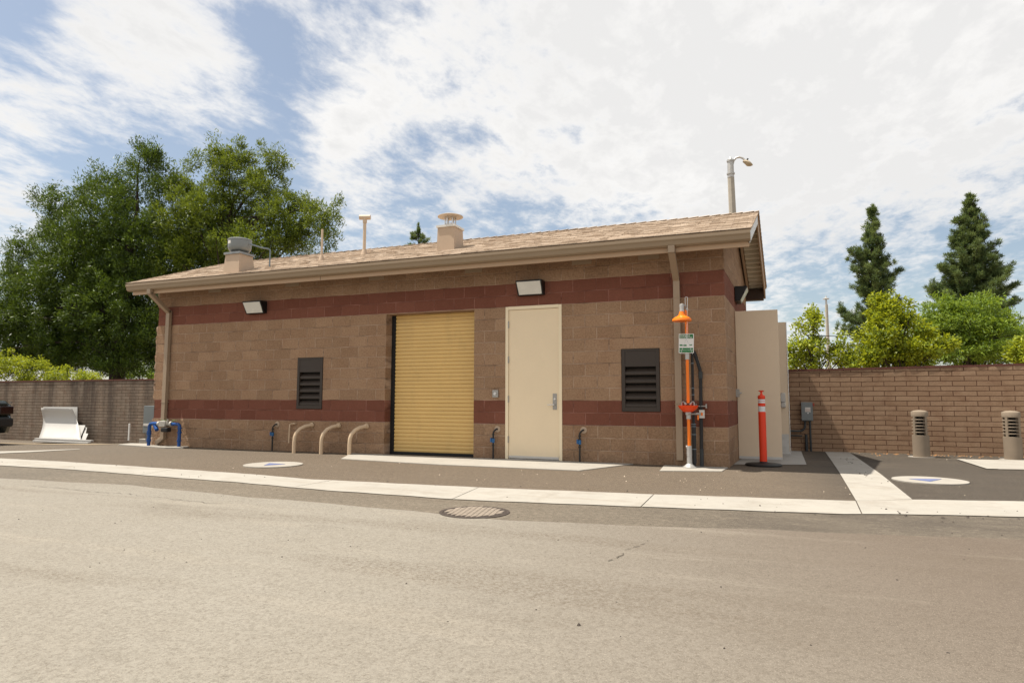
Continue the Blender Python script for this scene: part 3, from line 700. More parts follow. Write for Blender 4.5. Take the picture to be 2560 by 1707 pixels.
# roof furniture
def rz(y): return roofz(y)+.004
def curb(cx,cy,w0,w1,d0,d1,zt):
    b=MB(); y0,y1=cy-d0,cy+d0
    vs=[(cx-w0,y0,rz(y0)-.02),(cx+w0,y0,rz(y0)-.02),(cx+w0,y1,rz(y1)-.02),(cx-w0,y1,rz(y1)-.02),(cx-w1,cy-d1,zt),(cx+w1,cy-d1,zt),(cx+w1,cy+d1,zt),(cx-w1,cy+d1,zt)]
    b.add(vs,[(0,3,2,1),(4,5,6,7),(0,1,5,4),(1,2,6,5),(2,3,7,6),(3,0,4,7)]); return b
c=(-9.62,-.13); zt=4.02
o=curb(c[0],c[1],.215,.185,.215,.185,zt).build('roof_fan_curb',M['vent_beige'],B,bevel=.004)
b=MB(); b.box((c[0]-.212,c[1]-.212,zt-.012),(c[0]+.212,c[1]+.212,zt+.03)); b.lathe([(.15,.03),(.15,.06),(.20,.075)],(c[0],c[1],zt),28); b.build('fan_base',M['fan_trim'],o)
b=MB(); b.lathe([(.15,.055),(.185,.07),(.222,.11),(.232,.155),(.232,.300),(.240,.303),(.240,.32),(.226,.33),(.15,.35),(.085,.355),(.083,.367),(0,.37)],(c[0],c[1],zt),36); b.build('fan_housing',M['fan_grey'],o)
b=MB(); b.add([(c[0]-.19+.11*math.cos(t)*0+.0,0,0) for t in (0,)],[]); 
vs=[]
for i in range(5):
    t=R(-118+ i*6); vs+= [(c[0]+.2335*math.cos(t),c[1]+.2335*math.sin(t),zt+.21),(c[0]+.2335*math.cos(t),c[1]+.2335*math.sin(t),zt+.275)]
b=MB(); b.add(vs,[(2*i,2*i+2,2*i+3,2*i+1) for i in range(4)]); b.build('fan_sticker',M['paper'],o)
b=MB(); b.tube([(c[0]+.25,c[1]+.03,zt+.22),(c[0]+.40,c[1]+.2,zt+.17),(c[0]+.47,c[1]+.3,zt+.165),(c[0]+.50,c[1]+.34,zt+.14),(c[0]+.50,c[1]+.34,rz(c[1]+.34))],.016,8); b.build('fan_conduit',M['clip'],o)
def vent(x,y,h,r):
    b=MB(); b.tube([(x,y,rz(y)-.03),(x,y,rz(y)+h)],r,12); o=b.build('vent_pipe',M['cap'],B)
    b=MB(); b.lathe([(r+.045,-.03),(r+.03,.03),(r+.008,.10)],(x,y,rz(y)),14); b.build('pipe_boot',M['vent_beige'],o); return o
vent(-8.13,.64,.66,.022)
o=vent(-7.30,.98,.78,.034)
b=MB(); z=rz(.98)+.80; b.tube([(-7.30,.98,z-.12),(-7.30,.98,z)],.045,14); b.tube([(-7.41,.94,z),(-7.19,1.02,z)],.052,14); b.build('pipe_tee',M['cap'],o)
c=(-5.02,.50); zt=4.30
o=curb(c[0],c[1],.185,.175,.20,.19,zt).build('flue_curb',M['vent_beige'],B,bevel=.003)
b=MB(); b.box((c[0]-.195,c[1]-.21,zt-.012),(c[0]+.195,c[1]+.21,zt+.03)); b.build('flue_flashing',M['barge'],o)
b=MB(); b.lathe([(.085,.03),(.085,.10),(.08,.10),(.08,.03)],(c[0],c[1],zt),24); 
for i in range(6):
    t=R(20+60*i); b.box((c[0]+.10*math.cos(t)-.010,c[1]+.10*math.sin(t)-.010,zt+.03),(c[0]+.10*math.cos(t)+.010,c[1]+.10*math.sin(t)+.010,zt+.235))
b.build('flue_bracket',M['bright'],o)
b=MB(); b.lathe([(.245,.226),(.245,.236),(.20,.255),(.10,.275),(0,.282)],(c[0],c[1],zt),36); b.lathe([(0,.222),(.245,.226)],(c[0],c[1],zt),36); b.build('flue_cap',M['cap'],o)
# open doors at the right end
def sidedoor(y,x0,x1,zt,zb):
    b=MB(); b.box((x0,y,zb+.035),(x1,y+.045,zt)); o=b.build('open_door',M['leafdoor'],B,bevel=.003)
    b=MB(); b.box((x0,y-.004,zb),(x1,y+.03,zb+.042)); b.build('door_sweep',M['sweep'],o); return o
d1=sidedoor(1.62,.075,.775,2.595,.018)
b=MB(); b.box((.02,1.46,1.08),(.115,1.56,1.215)); b.tube([(.115,1.5,1.15),(.16,1.5,1.15)],[.02,.008],10); b.build('door_latch',M['steel'],B,bevel=.004)
d2=sidedoor(3.15,.33,.94,2.54,.006)
b=MB(); b.box((.80,3.09,.985),(.885,3.15,1.165)); b.box((.80,3.09,.89),(.885,3.15,.98)); b.tube([(.62,3.08,1.07),(.80,3.10,1.07)],.028,10); b.build('exit_device',M['galv'],d2,bevel=.012)
b=MB(); b.box((.50,3.143,.04),(.925,3.148,.38)); b.build('kick_plate',M['kick'],d2)
b=MB(); b.box((.942,3.14,.01),(.952,3.20,2.54)); b.build('door_edge',M['bright'],d2)
# conduit and insulated pipe climbing the right end of the front
b=MB(); b.tube([(-.40,-.05,0),(-.385,-.05,1.45),(-.40,-.05,1.52),(-.445,-.05,1.68),(-.46,-.045,1.73)]+[(-.48,-.03,1.775),(-.50,0,1.785)],.026,12)
o=b.build('wall_conduit',M['pipeblk'],B)
b=MB(); b.tube([(-.386,-.05,1.36),(-.386,-.05,1.46)],.033,12); b.build('conduit_coupling',M['pipegrey'],o)
b=MB(); b.tube([(-.398,-.05,.0),(-.395,-.05,.28)],.03,12); b.build('conduit_coupling',M['pipegrey'],o)
b=MB(); b.box((-.47,-.075,.925),(-.30,-.02,.94)); b.box((-.47,-.08,.90),(-.45,-.03,.965)); b.box((-.32,-.08,.90),(-.30,-.03,.965)); b.build('conduit_strut',M['steel'],o)
b=MB(); b.box((-.415,-.092,.75),(-.335,-.088,.875)); 
o=b.build('conduit_tag',M['paper'],o)
b=MB(); b.box((-.388,-.0945,.790),(-.362,-.0925,.835)); b.build('tag_mark',M['orange'],o)
# ---------------------------------------------------------------- emergency shower
def shower():
    x,y=-.552,-.30
    e=empty('emergency_shower',(x,y,0)); tag(e,'orange emergency shower with eyewash bowl standing against the block wall','emergency shower')
    b=MB(); b.lathe([(.105,.016),(.105,.026),(.085,.034),(.040,.075),(.036,.20)],(x,y,0),24); b.tube([(x,y,.19),(x,y,.34)],.040,14); b.tube([(x-.045,y,.32),(x,y,.32)],.026,10); b.build('base_flange',M['galv'],e)
    b=MB(); b.tube([(x,y,.34),(x,y,.74)],.024,14); b.tube([(x,y,.98),(x,y,1.645)],.024,14); b.tube([(x,y,1.73),(x,y,2.42)],.024,14); b.build('pole',M['orange'],e)
    b=MB(); b.tube([(x,y,1.64),(x,y,1.735)],.034,14); b.build('coupling',M['galv'],e,bevel=.004)
    b=MB(); b.tube([(x,y,.74),(x,y,.86)],.036,14); b.box((x-.04,y-.04,.80),(x+.04,y+.04,.855)); b.build('valve_coupling',M['galv'],e,bevel=.006)
    b=MB(); b.lathe([(.045,.845),(.075,.85),(.135,.905),(.152,.945),(.146,.945),(.125,.91),(.06,.87),(.0,.868)],(x,y-.02,0),32,1,.9); bo=b.build('eyewash_bowl',M['bowl'],e)
    for s in (-1,1):
        b=MB(); X=x+s*.09; b.tube([(X,y-.03,.87),(X,y-.03,.985),(X-s*.015,y-.03,1.0),(X-s*.04,y-.03,.995)],.012,8); b.tube([(X-s*.035,y-.03,.985),(X-s*.06,y-.03,.955)],[.018,.022],10); b.build('eyewash_nozzle',M['steel'],bo)
    b=MB(); b.tube([(x,y-.03,.815),(x+.18,y-.04,.82)],.013,8); b.tube([(x+.12,y-.04,.82),(x+.185,y-.04,.82)],.020,10); v=b.build('valve_arm',M['steel'],e)
    b=MB(); b.box((x+.135,y-.06,.73),(x+.155,y-.05,.80)); b.build('push_flag',M['orange'],v)
    # over-head: pipe forward from the pole to the drench head
    hx,hy=x-.035,y-.27
    b=MB(); b.tube([(x,y,2.40),(x,y,2.445),(x-.01,y-.06,2.455),(hx,hy+.05,2.455),(hx,hy,2.43),(hx,hy,2.36)],.021,12); b.lathe([(.0,2.465),(.030,2.455),(.036,2.42),(.030,2.385),(.034,2.37),(.034,2.345)],(hx,hy,0),16); b.build('shower_arm',M['galv'],e)
    b=MB(); b.lathe([(.030,2.36),(.036,2.33),(.050,2.285),(.100,2.258),(.135,2.235),(.142,2.205),(.138,2.198),(.0,2.205)],(hx,hy,0),36); b.build('shower_head',M['orange'],e)
    b=MB(); b.tube([(hx+.05,hy+.1,2.40),(hx+.075,hy+.06,2.38)],.022,8); v2=b.build('ball_valve',M['galv'],e)
    b=MB(); r=.0035; px_=hx+.085; py_=hy+.03
    b.tube([(px_-.035,py_,2.55),(px_-.03,py_,2.565),(px_-.005,py_,2.565),(px_,py_,2.55),(px_-.006,py_,2.39),(px_-.02,py_-.02,1.93)],r,6)
    b.tube([(px_-.035,py_,2.55),(px_-.035,py_,2.42)],r,6)
    q=(px_-.02,py_-.10,1.93)
    b.tube([(px_-.02,py_-.02,1.93),q],r,6)
    b.tube([q,(px_-.105,py_-.10,1.71),(px_+.065,py_-.10,1.70),q],r,6); b.build('pull_rod',M['bright'],e)
    # sign
    sx,sy,sz=x-.006,y-.035,1.885
    T=Matrix.Translation((sx,sy,sz))@Matrix.Rotation(R(1.6),4,'Y')
    b=MB(); b.box((-.112,0,-.147),(.112,.004,.147),T); sg=b.build('safety_sign',M['white'],e,bevel=.004)
    b=MB(); 
    b.box((-.100,-.0025,.075),(.100,-.0005,.137),T)
    b.box((-.100,-.0025,-.098),(.100,-.0005,-.070),T); b.box((-.100,-.0025,-.137),(.100,-.0005,-.104),T)
    b.box((-.098,-.0025,-.040),(-.055,-.0005,-.018),T); b.box((-.048,-.0025,-.042),(.005,-.0005,-.020),T)
    b.add([T@Vector(p) for p in ((.045,-.0015,-.015),(.065,-.0015,-.022),(.088,-.0015,-.013),(.086,-.0015,-.028),(.066,-.0015,-.036),(.048,-.0015,-.030))],[tuple(range(6))])
    b.build('sign_panel',M['green'],sg)
    b=MB()
    for cx_,rr_ in ((-.058,.030),(.062,.030)):
        b=MB(); b.lathe([(rr_,0),(rr_-.003,.0004)],(0,0,0),20)
        vs=b.v[-40:]; 
        b.v[-40:]=[tuple(T@Vector((cx_+p[0],-.0010,.028+p[1]))) for p in vs]
        b.f=[f for f in b.f if len(f)==4]; b.sm=b.sm[:len(b.f)]; b.mi=b.mi[:len(b.f)]
        b.build('sign_picture',M['steel'],sg)
    for txt,zz,s in (('Emergency',.111,.034),('Shower/Eyewash',.083,.026)):
        cu=bpy.data.curves.new('sign_text','FONT'); cu.body=txt; cu.size=s; cu.extrude=.0004; cu.offset=.0006
        ot=bpy.data.objects.new('tmp',cu); COL.objects.link(ot); bpy.context.view_layer.update()
        me=bpy.data.meshes.new_from_object(ot.evaluated_get(bpy.context.evaluated_depsgraph_get())); bpy.data.objects.remove(ot)
        me.materials.clear(); me.materials.append(M['white'])
        o=bpy.data.objects.new('sign_text',me); COL.objects.link(o)
        me.transform(T@Matrix.Translation((-.093,-.0034,zz))@Matrix.Rotation(R(90),4,'X')); o.parent=sg; o.matrix_parent_inverse=Matrix()
        o.matrix_parent_inverse=(sg.parent.matrix_basis@sg.matrix_parent_inverse).inverted() if False else Matrix()
    # insulated supply behind the pole
    X=x+.062
    b=MB(); b.tube([(X,y+.10,0),(X,y+.10,1.72),(X-.02,y+.08,1.76),(x,y,1.78)],.021,12); b.tube([(X,y+.10,.07),(X,y+.10,.66)],.032,14); sp=b.build('supply_pipe',M['pipeblk'],e)
    for z,rad in ((.655,.036),(.62,.036),(.50,.036),(.28,.036),(1.10,.025),(1.20,.025),(1.58,.025)):
        b=MB(); b.tube([(X,y+.10,z),(X,y+.10,z+.012)],rad,14); b.build('pipe_clamp',M['clip'],sp)
    return e
shower()
# ---------------------------------------------------------------- delineator post
def delineator():
    x,y=.478,.62; e=empty('delineator_post',(x,y,0)); tag(e,'tall orange-red traffic post with white bands in front of open beige door','traffic post')
    b=MB(); b.lathe([(.275,.008),(.275,.022),(.255,.034),(.12,.044),(.06,.055),(.055,.07)],(x,y,0),40); b.build('rubber_base',M['black'],e)
    b=MB(); b.lathe([(.056,.04),(.056,.845),(.051,.85),(.051,.945),(.056,.95),(.056,.982),(.051,.985),(.051,1.055),(.055,1.06),(.055,1.095),(.050,1.110),(.022,1.118),(.016,1.150),(.018,1.165),(.042,1.178),(.044,1.185),(.03,1.190),(0,1.190)],(x,y,-.01),28); b.build('post_tube',M['delin'],e)
    for a,c in ((.855,.938),(.990,1.018),(1.024,1.050)):
        b=MB(); b.lathe([(.0525,a-.01),(.0525,c-.01)],(x,y,0),28); b.f=[f for f in b.f if len(f)==4]; b.sm=b.sm[:len(b.f)]; b.mi=b.mi[:len(b.f)]
        b.build('reflective_band',M['refl'],e)
delineator()
# ---------------------------------------------------------------- louvred bollard lights
def bollard(x,y,label,r=.143,pad=True,rot=0.):
    z0=H(x,y); e=empty('bollard_light',(x,y,z0)); tag(e,label,'bollard','concrete bollard lights by the wall')
    b=MB(); b.lathe([(r,-.03),(r,.42),(r-.012,.423),(0,.423)],(x,y,z0),40); b.build('concrete_base',M['concb'],e)
    b=MB(); b.lathe([(0,.775),(r-.02,.775),(r,.78),(r,.868),(r-.004,.873),(r*.6,.893),(0,.902)],(x,y,z0),40); b.build('bollard_cap',M['concb'],e)
    b=MB()
    for k in range(4):
        t0=R(45+90*k-9)+rot; t1=R(45+90*k+9)+rot
        vs=[]
        for z in (.42,.778):
            for rad in (r-.045,r-.001):
                for t in (t0,(t0+t1)/2,t1): vs.append((x+rad*math.cos(t),y+rad*math.sin(t),z0+z))
        b.add(vs,[(3,4,10,9),(4,5,11,10),(0,3,9,6),(2,5,11,8),(0,1,7,6),(1,2,8,7)])
    b.build('bollard_post',M['concb'],e)
    b=MB()
    for i in range(5):
        z=.475+i*.0605; b.lathe([(r-.055,z+.010),(r-.001,z-.004),(r-.001,z+.006),(r-.055,z+.024)],(x,y,z0),40)
        b.f=[f for f in b.f if len(f)==4]; b.sm=b.sm[:len(b.f)]; b.mi=b.mi[:len(b.f)]
    b.build('louver_ring',M['concb'],e)
    b=MB(); b.lathe([(r*.42,.42),(r*.42,.78)],(x,y,z0),20); b.build('lamp_core',M['void'],e)
    b=MB(); b.prism([(x+1.28*r*math.cos(t)*1.25,y+1.28*r*math.sin(t)) for t in [R(20*i) for i in range(18)]],z0-.05,z0+.012,'z'); b.build('footing',M['conc2'],e)
M['concb']=concrete('bollard_concrete',(.25,.20,.15),.25)
bollard(3.28,4.12,'round concrete bollard light with louvred head, left one by the wall',rot=R(-10))
bollard(4.74,4.13,'round concrete bollard light at the right picture edge',rot=R(-4))
# ---------------------------------------------------------------- boundary wall
def boundary():
    e=empty('boundary_wall',(-8,5.2,0)); tag(e,'long tan slump-block wall with dark red cap behind the building','wall')
    def yf(x): return 5.15 if x<0 else 5.15-.008*x*x*.6
    zt=lambda x: 1.645+ .012*max(0,x)
    b=MB(); xs=[-45,-30,-20,-12,-5,0]+[1+i for i in range(14)]
    for x0,x1 in zip(xs,xs[1:]):
        for s in (0,.2):
            b.add([(x0,yf(x0)+s,-.8),(x1,yf(x1)+s,-.8),(x1,yf(x1)+s,zt(x1)),(x0,yf(x0)+s,zt(x0))],[(0,1,2,3)])
        b.add([(x0,yf(x0),zt(x0)),(x1,yf(x1),zt(x1)),(x1,yf(x1)+.2,zt(x1)),(x0,yf(x0)+.2,zt(x0))],[(0,1,2,3)])
    b.build('block_wall',M['slump'],e)
    b=MB(); random.seed(8); x=-45
    while x<13.9:
        x2=x+.30; j=random.uniform(-.004,.004); z=zt(x)+.002; y=yf(x)
        b.box((x+.004,y-.015+j,z),(x2-.004,y+.215+j,z+.045+random.uniform(-.003,.003))); x=x2
    b.build('wall_cap',M['wallcap'],e)
boundary()
# ---------------------------------------------------------------- electrical box on the wall
def elbox():
    y=5.13; e=empty('electrical_box',(1.33,y,.78)); tag(e,'grey electrical disconnect box with red handle on the block wall','electrical box')
    b=MB(); b.box((1.24,y-.14,.585),(1.455,y,.985)); bx=b.build('box_body',M['elec'],e,bevel=.006)
    b=MB(); b.box((1.235,y-.152,.60),(1.46,y-.140,.975)); b.build('box_door',M['elec'],e,bevel=.004)
    b=MB(); b.box((1.462,y-.13,.90),(1.50,y-.06,.965)); b.build('switch_handle',M['redh'],e,bevel=.005)
    b=MB(); b.box((1.31,y-.1545,.775),(1.415,y-.1525,.875)); lb=b.build('warning_label',M['paper'],e)
    b=MB(); b.box((1.315,y-.156,.822),(1.41,y-.155,.830)); b.box((1.315,y-.156,.795),(1.41,y-.155,.800)); b.build('label_print',M['redh'],lb)
    b=MB(); b.tube([(1.365,y-.153,.75),(1.365,y-.158,.75)],.012,10); b.build('box_knob',M['bright'],e)
    b=MB(); b.tube([(1.40,y-.07,.585),(1.40,y-.07,-.08)],.022,10); b.tube([(1.30,y-.07,.585),(1.30,y-.07,.48)]+arc((1.18,y-.07,.48),(1,0,0),(0,0,-1),.12)+[(.95,y-.07,.36),(.6,y-.07,.36)],.022,10)
    b.tube([(.6,y-.05,.26),(1.24,y-.05,.26)],.016,8); b.tube([(1.315,y-.06,.29),(1.315,y-.06,-.08)],.030,10); b.build('conduit',M['pipegrey'],e)
elbox()
# ---------------------------------------------------------------- manhole and round covers
def manhole():
    cx,cy,r=-1.93,-5.02,.285; e=empty('manhole_cover',(cx,cy,0)); tag(e,'round cast iron manhole cover with raised bar pattern set in the road','manhole cover')
    b=MB(); b.lathe([(r+.035,.0095),(r+.035,.0120),(r+.004,.0120),(r+.002,.0095)],(cx,cy,0),48); b.build('iron_ring',M['iron2'],e)
    b=MB(); b.lathe([(r,.0085),(r,.0105),(0,.0105)],(cx,cy,0),48); pl=b.build('iron_lid',M['iron2'],e)
    b=MB(); a=R(62); n=0
    for i in range(-9,10):
        for j in range(-4,5):
            u,v=i*.031,(j+.5*(i%2))*.075
            if math.hypot(u,v)>r-.035: continue
            M_=Matrix.Translation((cx,cy,.0105))@Matrix.Rotation(a,4,'Z')
            b.box((v-.030,u-.0105,0),(v+.030,u+.0105,.007),M_)
    b.build('raised_pattern',M['iron'],e)
M['iron']=paint('worn_iron',(.30,.25,.20),.75,.2,18,bump=.5); M['iron2']=paint('rusted_iron',(.045,.033,.026),.85,.3,15)
manhole()
def cover(cx,cy,rx,ry,rot,tri,label):
    e=empty('utility_cover',(cx,cy,0)); tag(e,label,'utility cover','round concrete utility covers')
    c,s=math.cos(rot),math.sin(rot)
    b=MB(); b.prism([(cx+rx*math.cos(t)*c-ry*math.sin(t)*s,cy+rx*math.cos(t)*s+ry*math.sin(t)*c) for t in [2*math.pi*i/48 for i in range(48)]],-.03,.018,'z'); b.build('concrete_collar',M['conc2'],e)
    b=MB(); b.prism(tri,.017,.0225,'z'); b.build('blue_triangle',M['bluetri'],e)
cover(-6.63,-2.30,.44,.44,0,[(-6.62,-2.52),(-6.80,-2.20),(-6.46,-2.23)],'round white concrete utility cover before the curved pipes, blue triangle mark')
cover(2.46,-.72,.42,.42,0,[(2.24,-.70),(2.62,-.58),(2.43,-.92)],'round white concrete utility cover right of the concrete cross strip')
# ---------------------------------------------------------------- blue backflow preventer
def backflow():
    y=-.17; xl,xr=-11.90,-11.02; z=.50; e=empty('backflow_preventer',((xl+xr)/2,y,0)); tag(e,'blue pipe loop with grey valves at the left corner of the building','backflow preventer')
    b=MB(); b.tube([(xl,y,.02),(xl,y,z-.07)]+arc((xl+.07,y,z-.07),(-1,0,0),(0,0,1),.07)+[(xl+.27,y,z)],.034,14)
    for zz in (.12,.26,.30): b.tube([(xl,y,zz),(xl,y,zz+.045)],.046,14)
    b.tube([(xl+.10,y,z),(xl+.27,y,z)],.042,14); b.tube([(xl+.15,y,z-.02),(xl+.26,y-.03,z-.13)],[.036,.042],12); b.build('blue_pipe',M['blue'],e)
    b=MB(); b.tube([(xr,y,.02),(xr,y,z-.07)]+arc((xr-.07,y,z-.07),(1,0,0),(0,0,1),.07)+[(xr-.24,y,z)],.034,14)
    for zz in (.14,.31,.40): b.tube([(xr,y,zz),(xr,y,zz+.03)],.045,14)
    b.build('blue_pipe',M['blue'],e)
    b=MB(); b.tube([(xl+.26,y,z),(xl+.31,y,z)],.055,12); b.tube([(xl+.31,y,z),(xr-.24,y,z)],.040,12); b.box((xl+.34,y-.07,z-.06),(xl+.52,y+.05,z+.06)); b.tube([(xr-.26,y,z),(xr-.22,y,z)],.058,12)
    b.tube([(xl+.56,y-.03,z+.01),(xl+.56,y-.03,z+.10)],.022,8); b.tube([(xl+.44,y-.02,z+.05),(xl+.44,y-.02,z+.085)],.03,8); b.build('valve_body',M['brass'],e,bevel=.012)
    b=MB(); b.box((xl+.42,y-.08,z-.17),(xl+.60,y+.04,z-.075)); b.build('relief_valve',M['black'],e,bevel=.02)
    for xx,s in ((xl+.36,1),(xr-.20,1)):
        b=MB(); b.box((xx,y-.02,z+.075),(xx+.13,y+.0,z+.086)); b.tube([(xx+.01,y-.01,z+.03),(xx+.01,y-.01,z+.08)],.008,6); b.build('valve_lever',M['lever'],e)
M['lever']=paint('green_lever',(.20,.30,.10),.5,.1,9)
backflow()
b=MB(); b.box((-14.05,1.42,.18),(-13.35,1.75,.86)); 
e=empty('utility_cabinet',(-13.7,1.6,0)); tag(e,'grey steel utility cabinet half hidden behind the left building corner','cabinet')
b.build('cabinet_body',M['cab'] if 'cab' in M else M['elec'],e,bevel=.008)
b=MB(); b.box((-14.03,1.415,.36),(-13.80,1.419,.42)); b.build('cabinet_label',M['paper'],e)
b=MB(); b.box((-14.2,1.45,-.2),(-13.3,1.95,.03)); b.build('cabinet_plinth',M['conc2'],e,bevel=.01)
b=MB(); b.box((-13.99,1.46,.02),(-13.40,1.72,.185)); b.build('cabinet_base',M['elec'],e)
b=MB(); b.box((-14.28,1.2,.0),(-14.24,1.23,.42)); tag(b.build('marker_stake',M['white'],bevel=.004),'short white stake left of the blue pipes','stake')
# ---------------------------------------------------------------- sheets and boards leaning on the wall
def sheets():
    zg=-.46
    def P_(u,v,y): p=px(u,v,y); return (p.x,p.y,p.z)
    # curved sheet: bottom at y 4.3, bowing to the wall at the top
    b=MB(); n=12; m_=10; vs=[]
    for i in range(n+1):
        t=i/n; y=4.42+.56*math.sin(t*math.pi*.70); v=1097-(1097-1019)*t
        ul=96+ (101-96)*t+9*math.sin(t*math.pi*.95); ur=203-22*t**1.0+ (4*math.sin(t*math.pi))
        for j in range(m_+1):
            u=ul+(ur-ul)*j/m_; p=px(u,v+.04*(u-96)*(1-t)+.03*(u-96)*t,y); vs.append((p.x,p.y,max(p.z,zg+.05)))
    w=m_+1; b.add(vs,[(i*w+j,i*w+j+1,(i+1)*w+j+1,(i+1)*w+j) for i in range(n) for j in range(m_)],True)
    o=b.build('plastic_sheet',M['sheet']); s=o.modifiers.new('thick','SOLIDIFY'); s.thickness=.004
    tag(o,'large curved white plastic sheet leaning on the long wall','plastic sheet')
    def board(name,pts,y0,y1,label,cat,th=.012,mat=M['sheet']):
        b=MB(); q=[px(u,v,y0 if k<2 else y1) for k,(u,v) in enumerate(pts)]
        nrm=(q[1]-q[0]).cross(q[3]-q[0]).normalized()*th
        vs=q+[p+nrm for p in q]; b.add(vs,[(0,1,2,3),(4,5,6,7),(0,1,5,4),(1,2,6,5),(2,3,7,6),(3,0,4,7)]); tag(b.build(name,mat),label,cat)
    board('flat_panel',[(112,1098),(194,1100),(194,1017),(109,1016.5)],4.98,5.10,'flat white panel upright behind the curved sheet','panel')
    board('board',[(120,1099),(199,1100),(214,1063),(130,1062)],4.62,4.95,'short white board leaning at the right end of the curved sheet','board')
    board('narrow_board',[(205,1100),(211,1101),(218,1069),(213,1068)],4.66,4.98,'narrow white strip leaning between the two short boards','board')
    board('small_board',[(203,1102),(213,1103),(221,1084),(210,1083)],4.55,4.75,'smallest white board at the right foot of the leaning pile','board')
    for (u0,v0,u1,v1,y,lab) in ((86,1096.5,227,1102.5,4.28,'upper of two long white rails lying at the foot of the wall'),(81,1102,219,1107.5,4.02,'lower of two long white rails lying at the foot of the wall')):
        a=px(u0,v0,y); c=px(u1,v1,y); b=MB(); d=(c-a).normalized(); 
        k=Vector((0,.10,0)); h=Vector((0,0,.028))
        vs=[a-h,c-h,c-h+k,a-h+k,a+h,c+h,c+h+k,a+h+k]; b.add(vs,[(0,3,2,1),(4,5,6,7),(0,1,5,4),(1,2,6,5),(2,3,7,6),(3,0,4,7)])
        tag(b.build('white_rail',M['sheet'],bevel=.004),lab,'rail','white rails at the foot of the wall')
sheets()
# ---------------------------------------------------------------- parked car (only its tail is in view)
def car():
    xr=-15.36; y0,y1=-2.62,-.82; e=empty('parked_car',(xr-2.3,(y0+y1)/2,0)); tag(e,'dark car parked at the left edge with only its tail showing','car')
    # side profile, x back from the tail, z
    prof=[(0.02,.42),(0.0,.52),(0.0,.60),(.05,.66),(.03,.84),(.06,.93),(.16,.985),(.55,1.02),(.75,1.10),(1.25,1.40),(1.9,1.46),(2.6,1.42),(3.35,1.02),(4.3,.90),(4.55,.78),(4.62,.45),(4.55,.24),(.10,.26)]
    b=MB(); secs=[(y0+.0,.06,.93),(y0+.10,0,1),(y1-.10,0,1),(y1,.06,.93)]
    n=len(prof); vs=[]
    for y,ins,sc in secs:
        for x,z in prof: vs.append((xr-(ins if x<1 else 0)-x if x<4.4 else xr-x+ins,y,.24+(z-.24)*sc))
    b.add(vs,[(k*n+i,k*n+(i+1)%n,(k+1)*n+(i+1)%n,(k+1)*n+i) for k in range(3) for i in range(n)],False); b.add(vs[:n],[tuple(range(n))]); b.add(vs[-n:],[tuple(range(n))])
    b.build('body',M['carpaint'],e,bevel=.02)
    b=MB(); b.box((xr-.10,y0+.02,.40),(xr+.045,y1-.01,.60)); b.build('bumper',M['black'],e,bevel=.04)
    b=MB(); b.add([(xr-.60,y0+.2,1.035),(xr-.60,y1-.2,1.035),(xr-1.20,y1-.3,1.385),(xr-1.20,y0+.3,1.385)],[(0,1,2,3)]); b.build('rear_window',M['carglass'],e)
    for yy in (y0+.02,y1-.30):
        b=MB(); b.box((xr-.14,yy,.68),(xr+.012,yy+.29,.86)); b.build('tail_light',M['carlamp'],e,bevel=.02)
    for x in (xr-.95,xr-3.75):
        for yy in (y0+.02,y1-.20):
            b=MB(); b.tube([(x,yy,.315),(x,yy+.19,.315)],.315,28); wh=b.build('wheel',M['tyre'],e,bevel=.02)
            b=MB(); ys=yy-.004 if yy<(y0+y1)/2 else yy+.175; b.tube([(x,ys,.315),(x,ys+.02,.315)],.20,20); b.build('wheel_rim',M['steel'],wh)
    b=MB(); b.lathe([(.022,0),(.03,.01),(.01,.02)],(xr-.12,y1+.0,.93),8); b.build('badge',M['black'],e)
car()
# ---------------------------------------------------------------- lamp posts
def lamp():
    p0=px(1841,620,8); p1=px(1826,405,8); x,y=p0.x,8
    e=empty('street_lamp',(x,y,0)); tag(e,'octagonal concrete street lamp with curved arm rising behind the roof','street lamp')
    top=p1; bot=Vector((p0.x+(p0.x-p1.x)*.35,8,0))
    b=MB(); b.tube([bot,top-Vector((0,0,.42))],[.13,.088],8); b.build('pole',M['concpole'],e)
    b=MB(); b.tube([top-Vector((0,0,.45)),top],[.092,.082],12); b.tube([top-Vector((0,0,.36)),top-Vector((0,0,.32))],.108,14); b.lathe([(.10,0),(.10,.05),(.05,.07),(.02,.14),(0,.15)],top,14); b.build('pole_collar',M['galv'],e)
    b=MB(); q=[px(u,v,8) for u,v in ((1830,418),(1834,402),(1840,395),(1849,393),(1857,396),(1864,403))]; b.tube(q,.028,10); b.build('lamp_arm',M['galv'],e)
    b=MB(); a=px(1858,403,8); c=px(1880,412,8); d=(c-a); L=d.length
    ang=math.atan2(d.z,d.x); T=Matrix.Translation((a.x,a.y,a.z))@Matrix.Rotation(-ang,4,'Y')
    secs=[(0,.04,.03,-.03),(.25,.10,.055,-.05),(.6,.115,.06,-.085),(.9,.07,.035,-.06),(1.08,.02,.01,-.02)]
    vs=[]; 
    for t,w,hu,hd in secs:
        for k in range(10):
            q_=2*math.pi*k/10; zz=math.sin(q_); vs.append(T@Vector((t*L,w*math.cos(q_),zz*(hu if zz>0 else -hd))))
    b.add(vs,[(i*10+k,i*10+(k+1)%10,(i+1)*10+(k+1)%10,(i+1)*10+k) for i in range(4) for k in range(10)],True); b.add(vs[:10],[tuple(range(10))]); b.add(vs[-10:],[tuple(range(10))])
    hd_=b.build('lamp_head',M['lamphead'],e)
    b=MB(); b.tube([T@Vector((.3*L,0,.05)),T@Vector((.3*L,0,.11))],.025,8); b.build('photocell',M['pipegrey'],hd_)
M['lamphead']=paint('lamp_head_paint',(.40,.33,.23),.5,.15,7)
lamp()
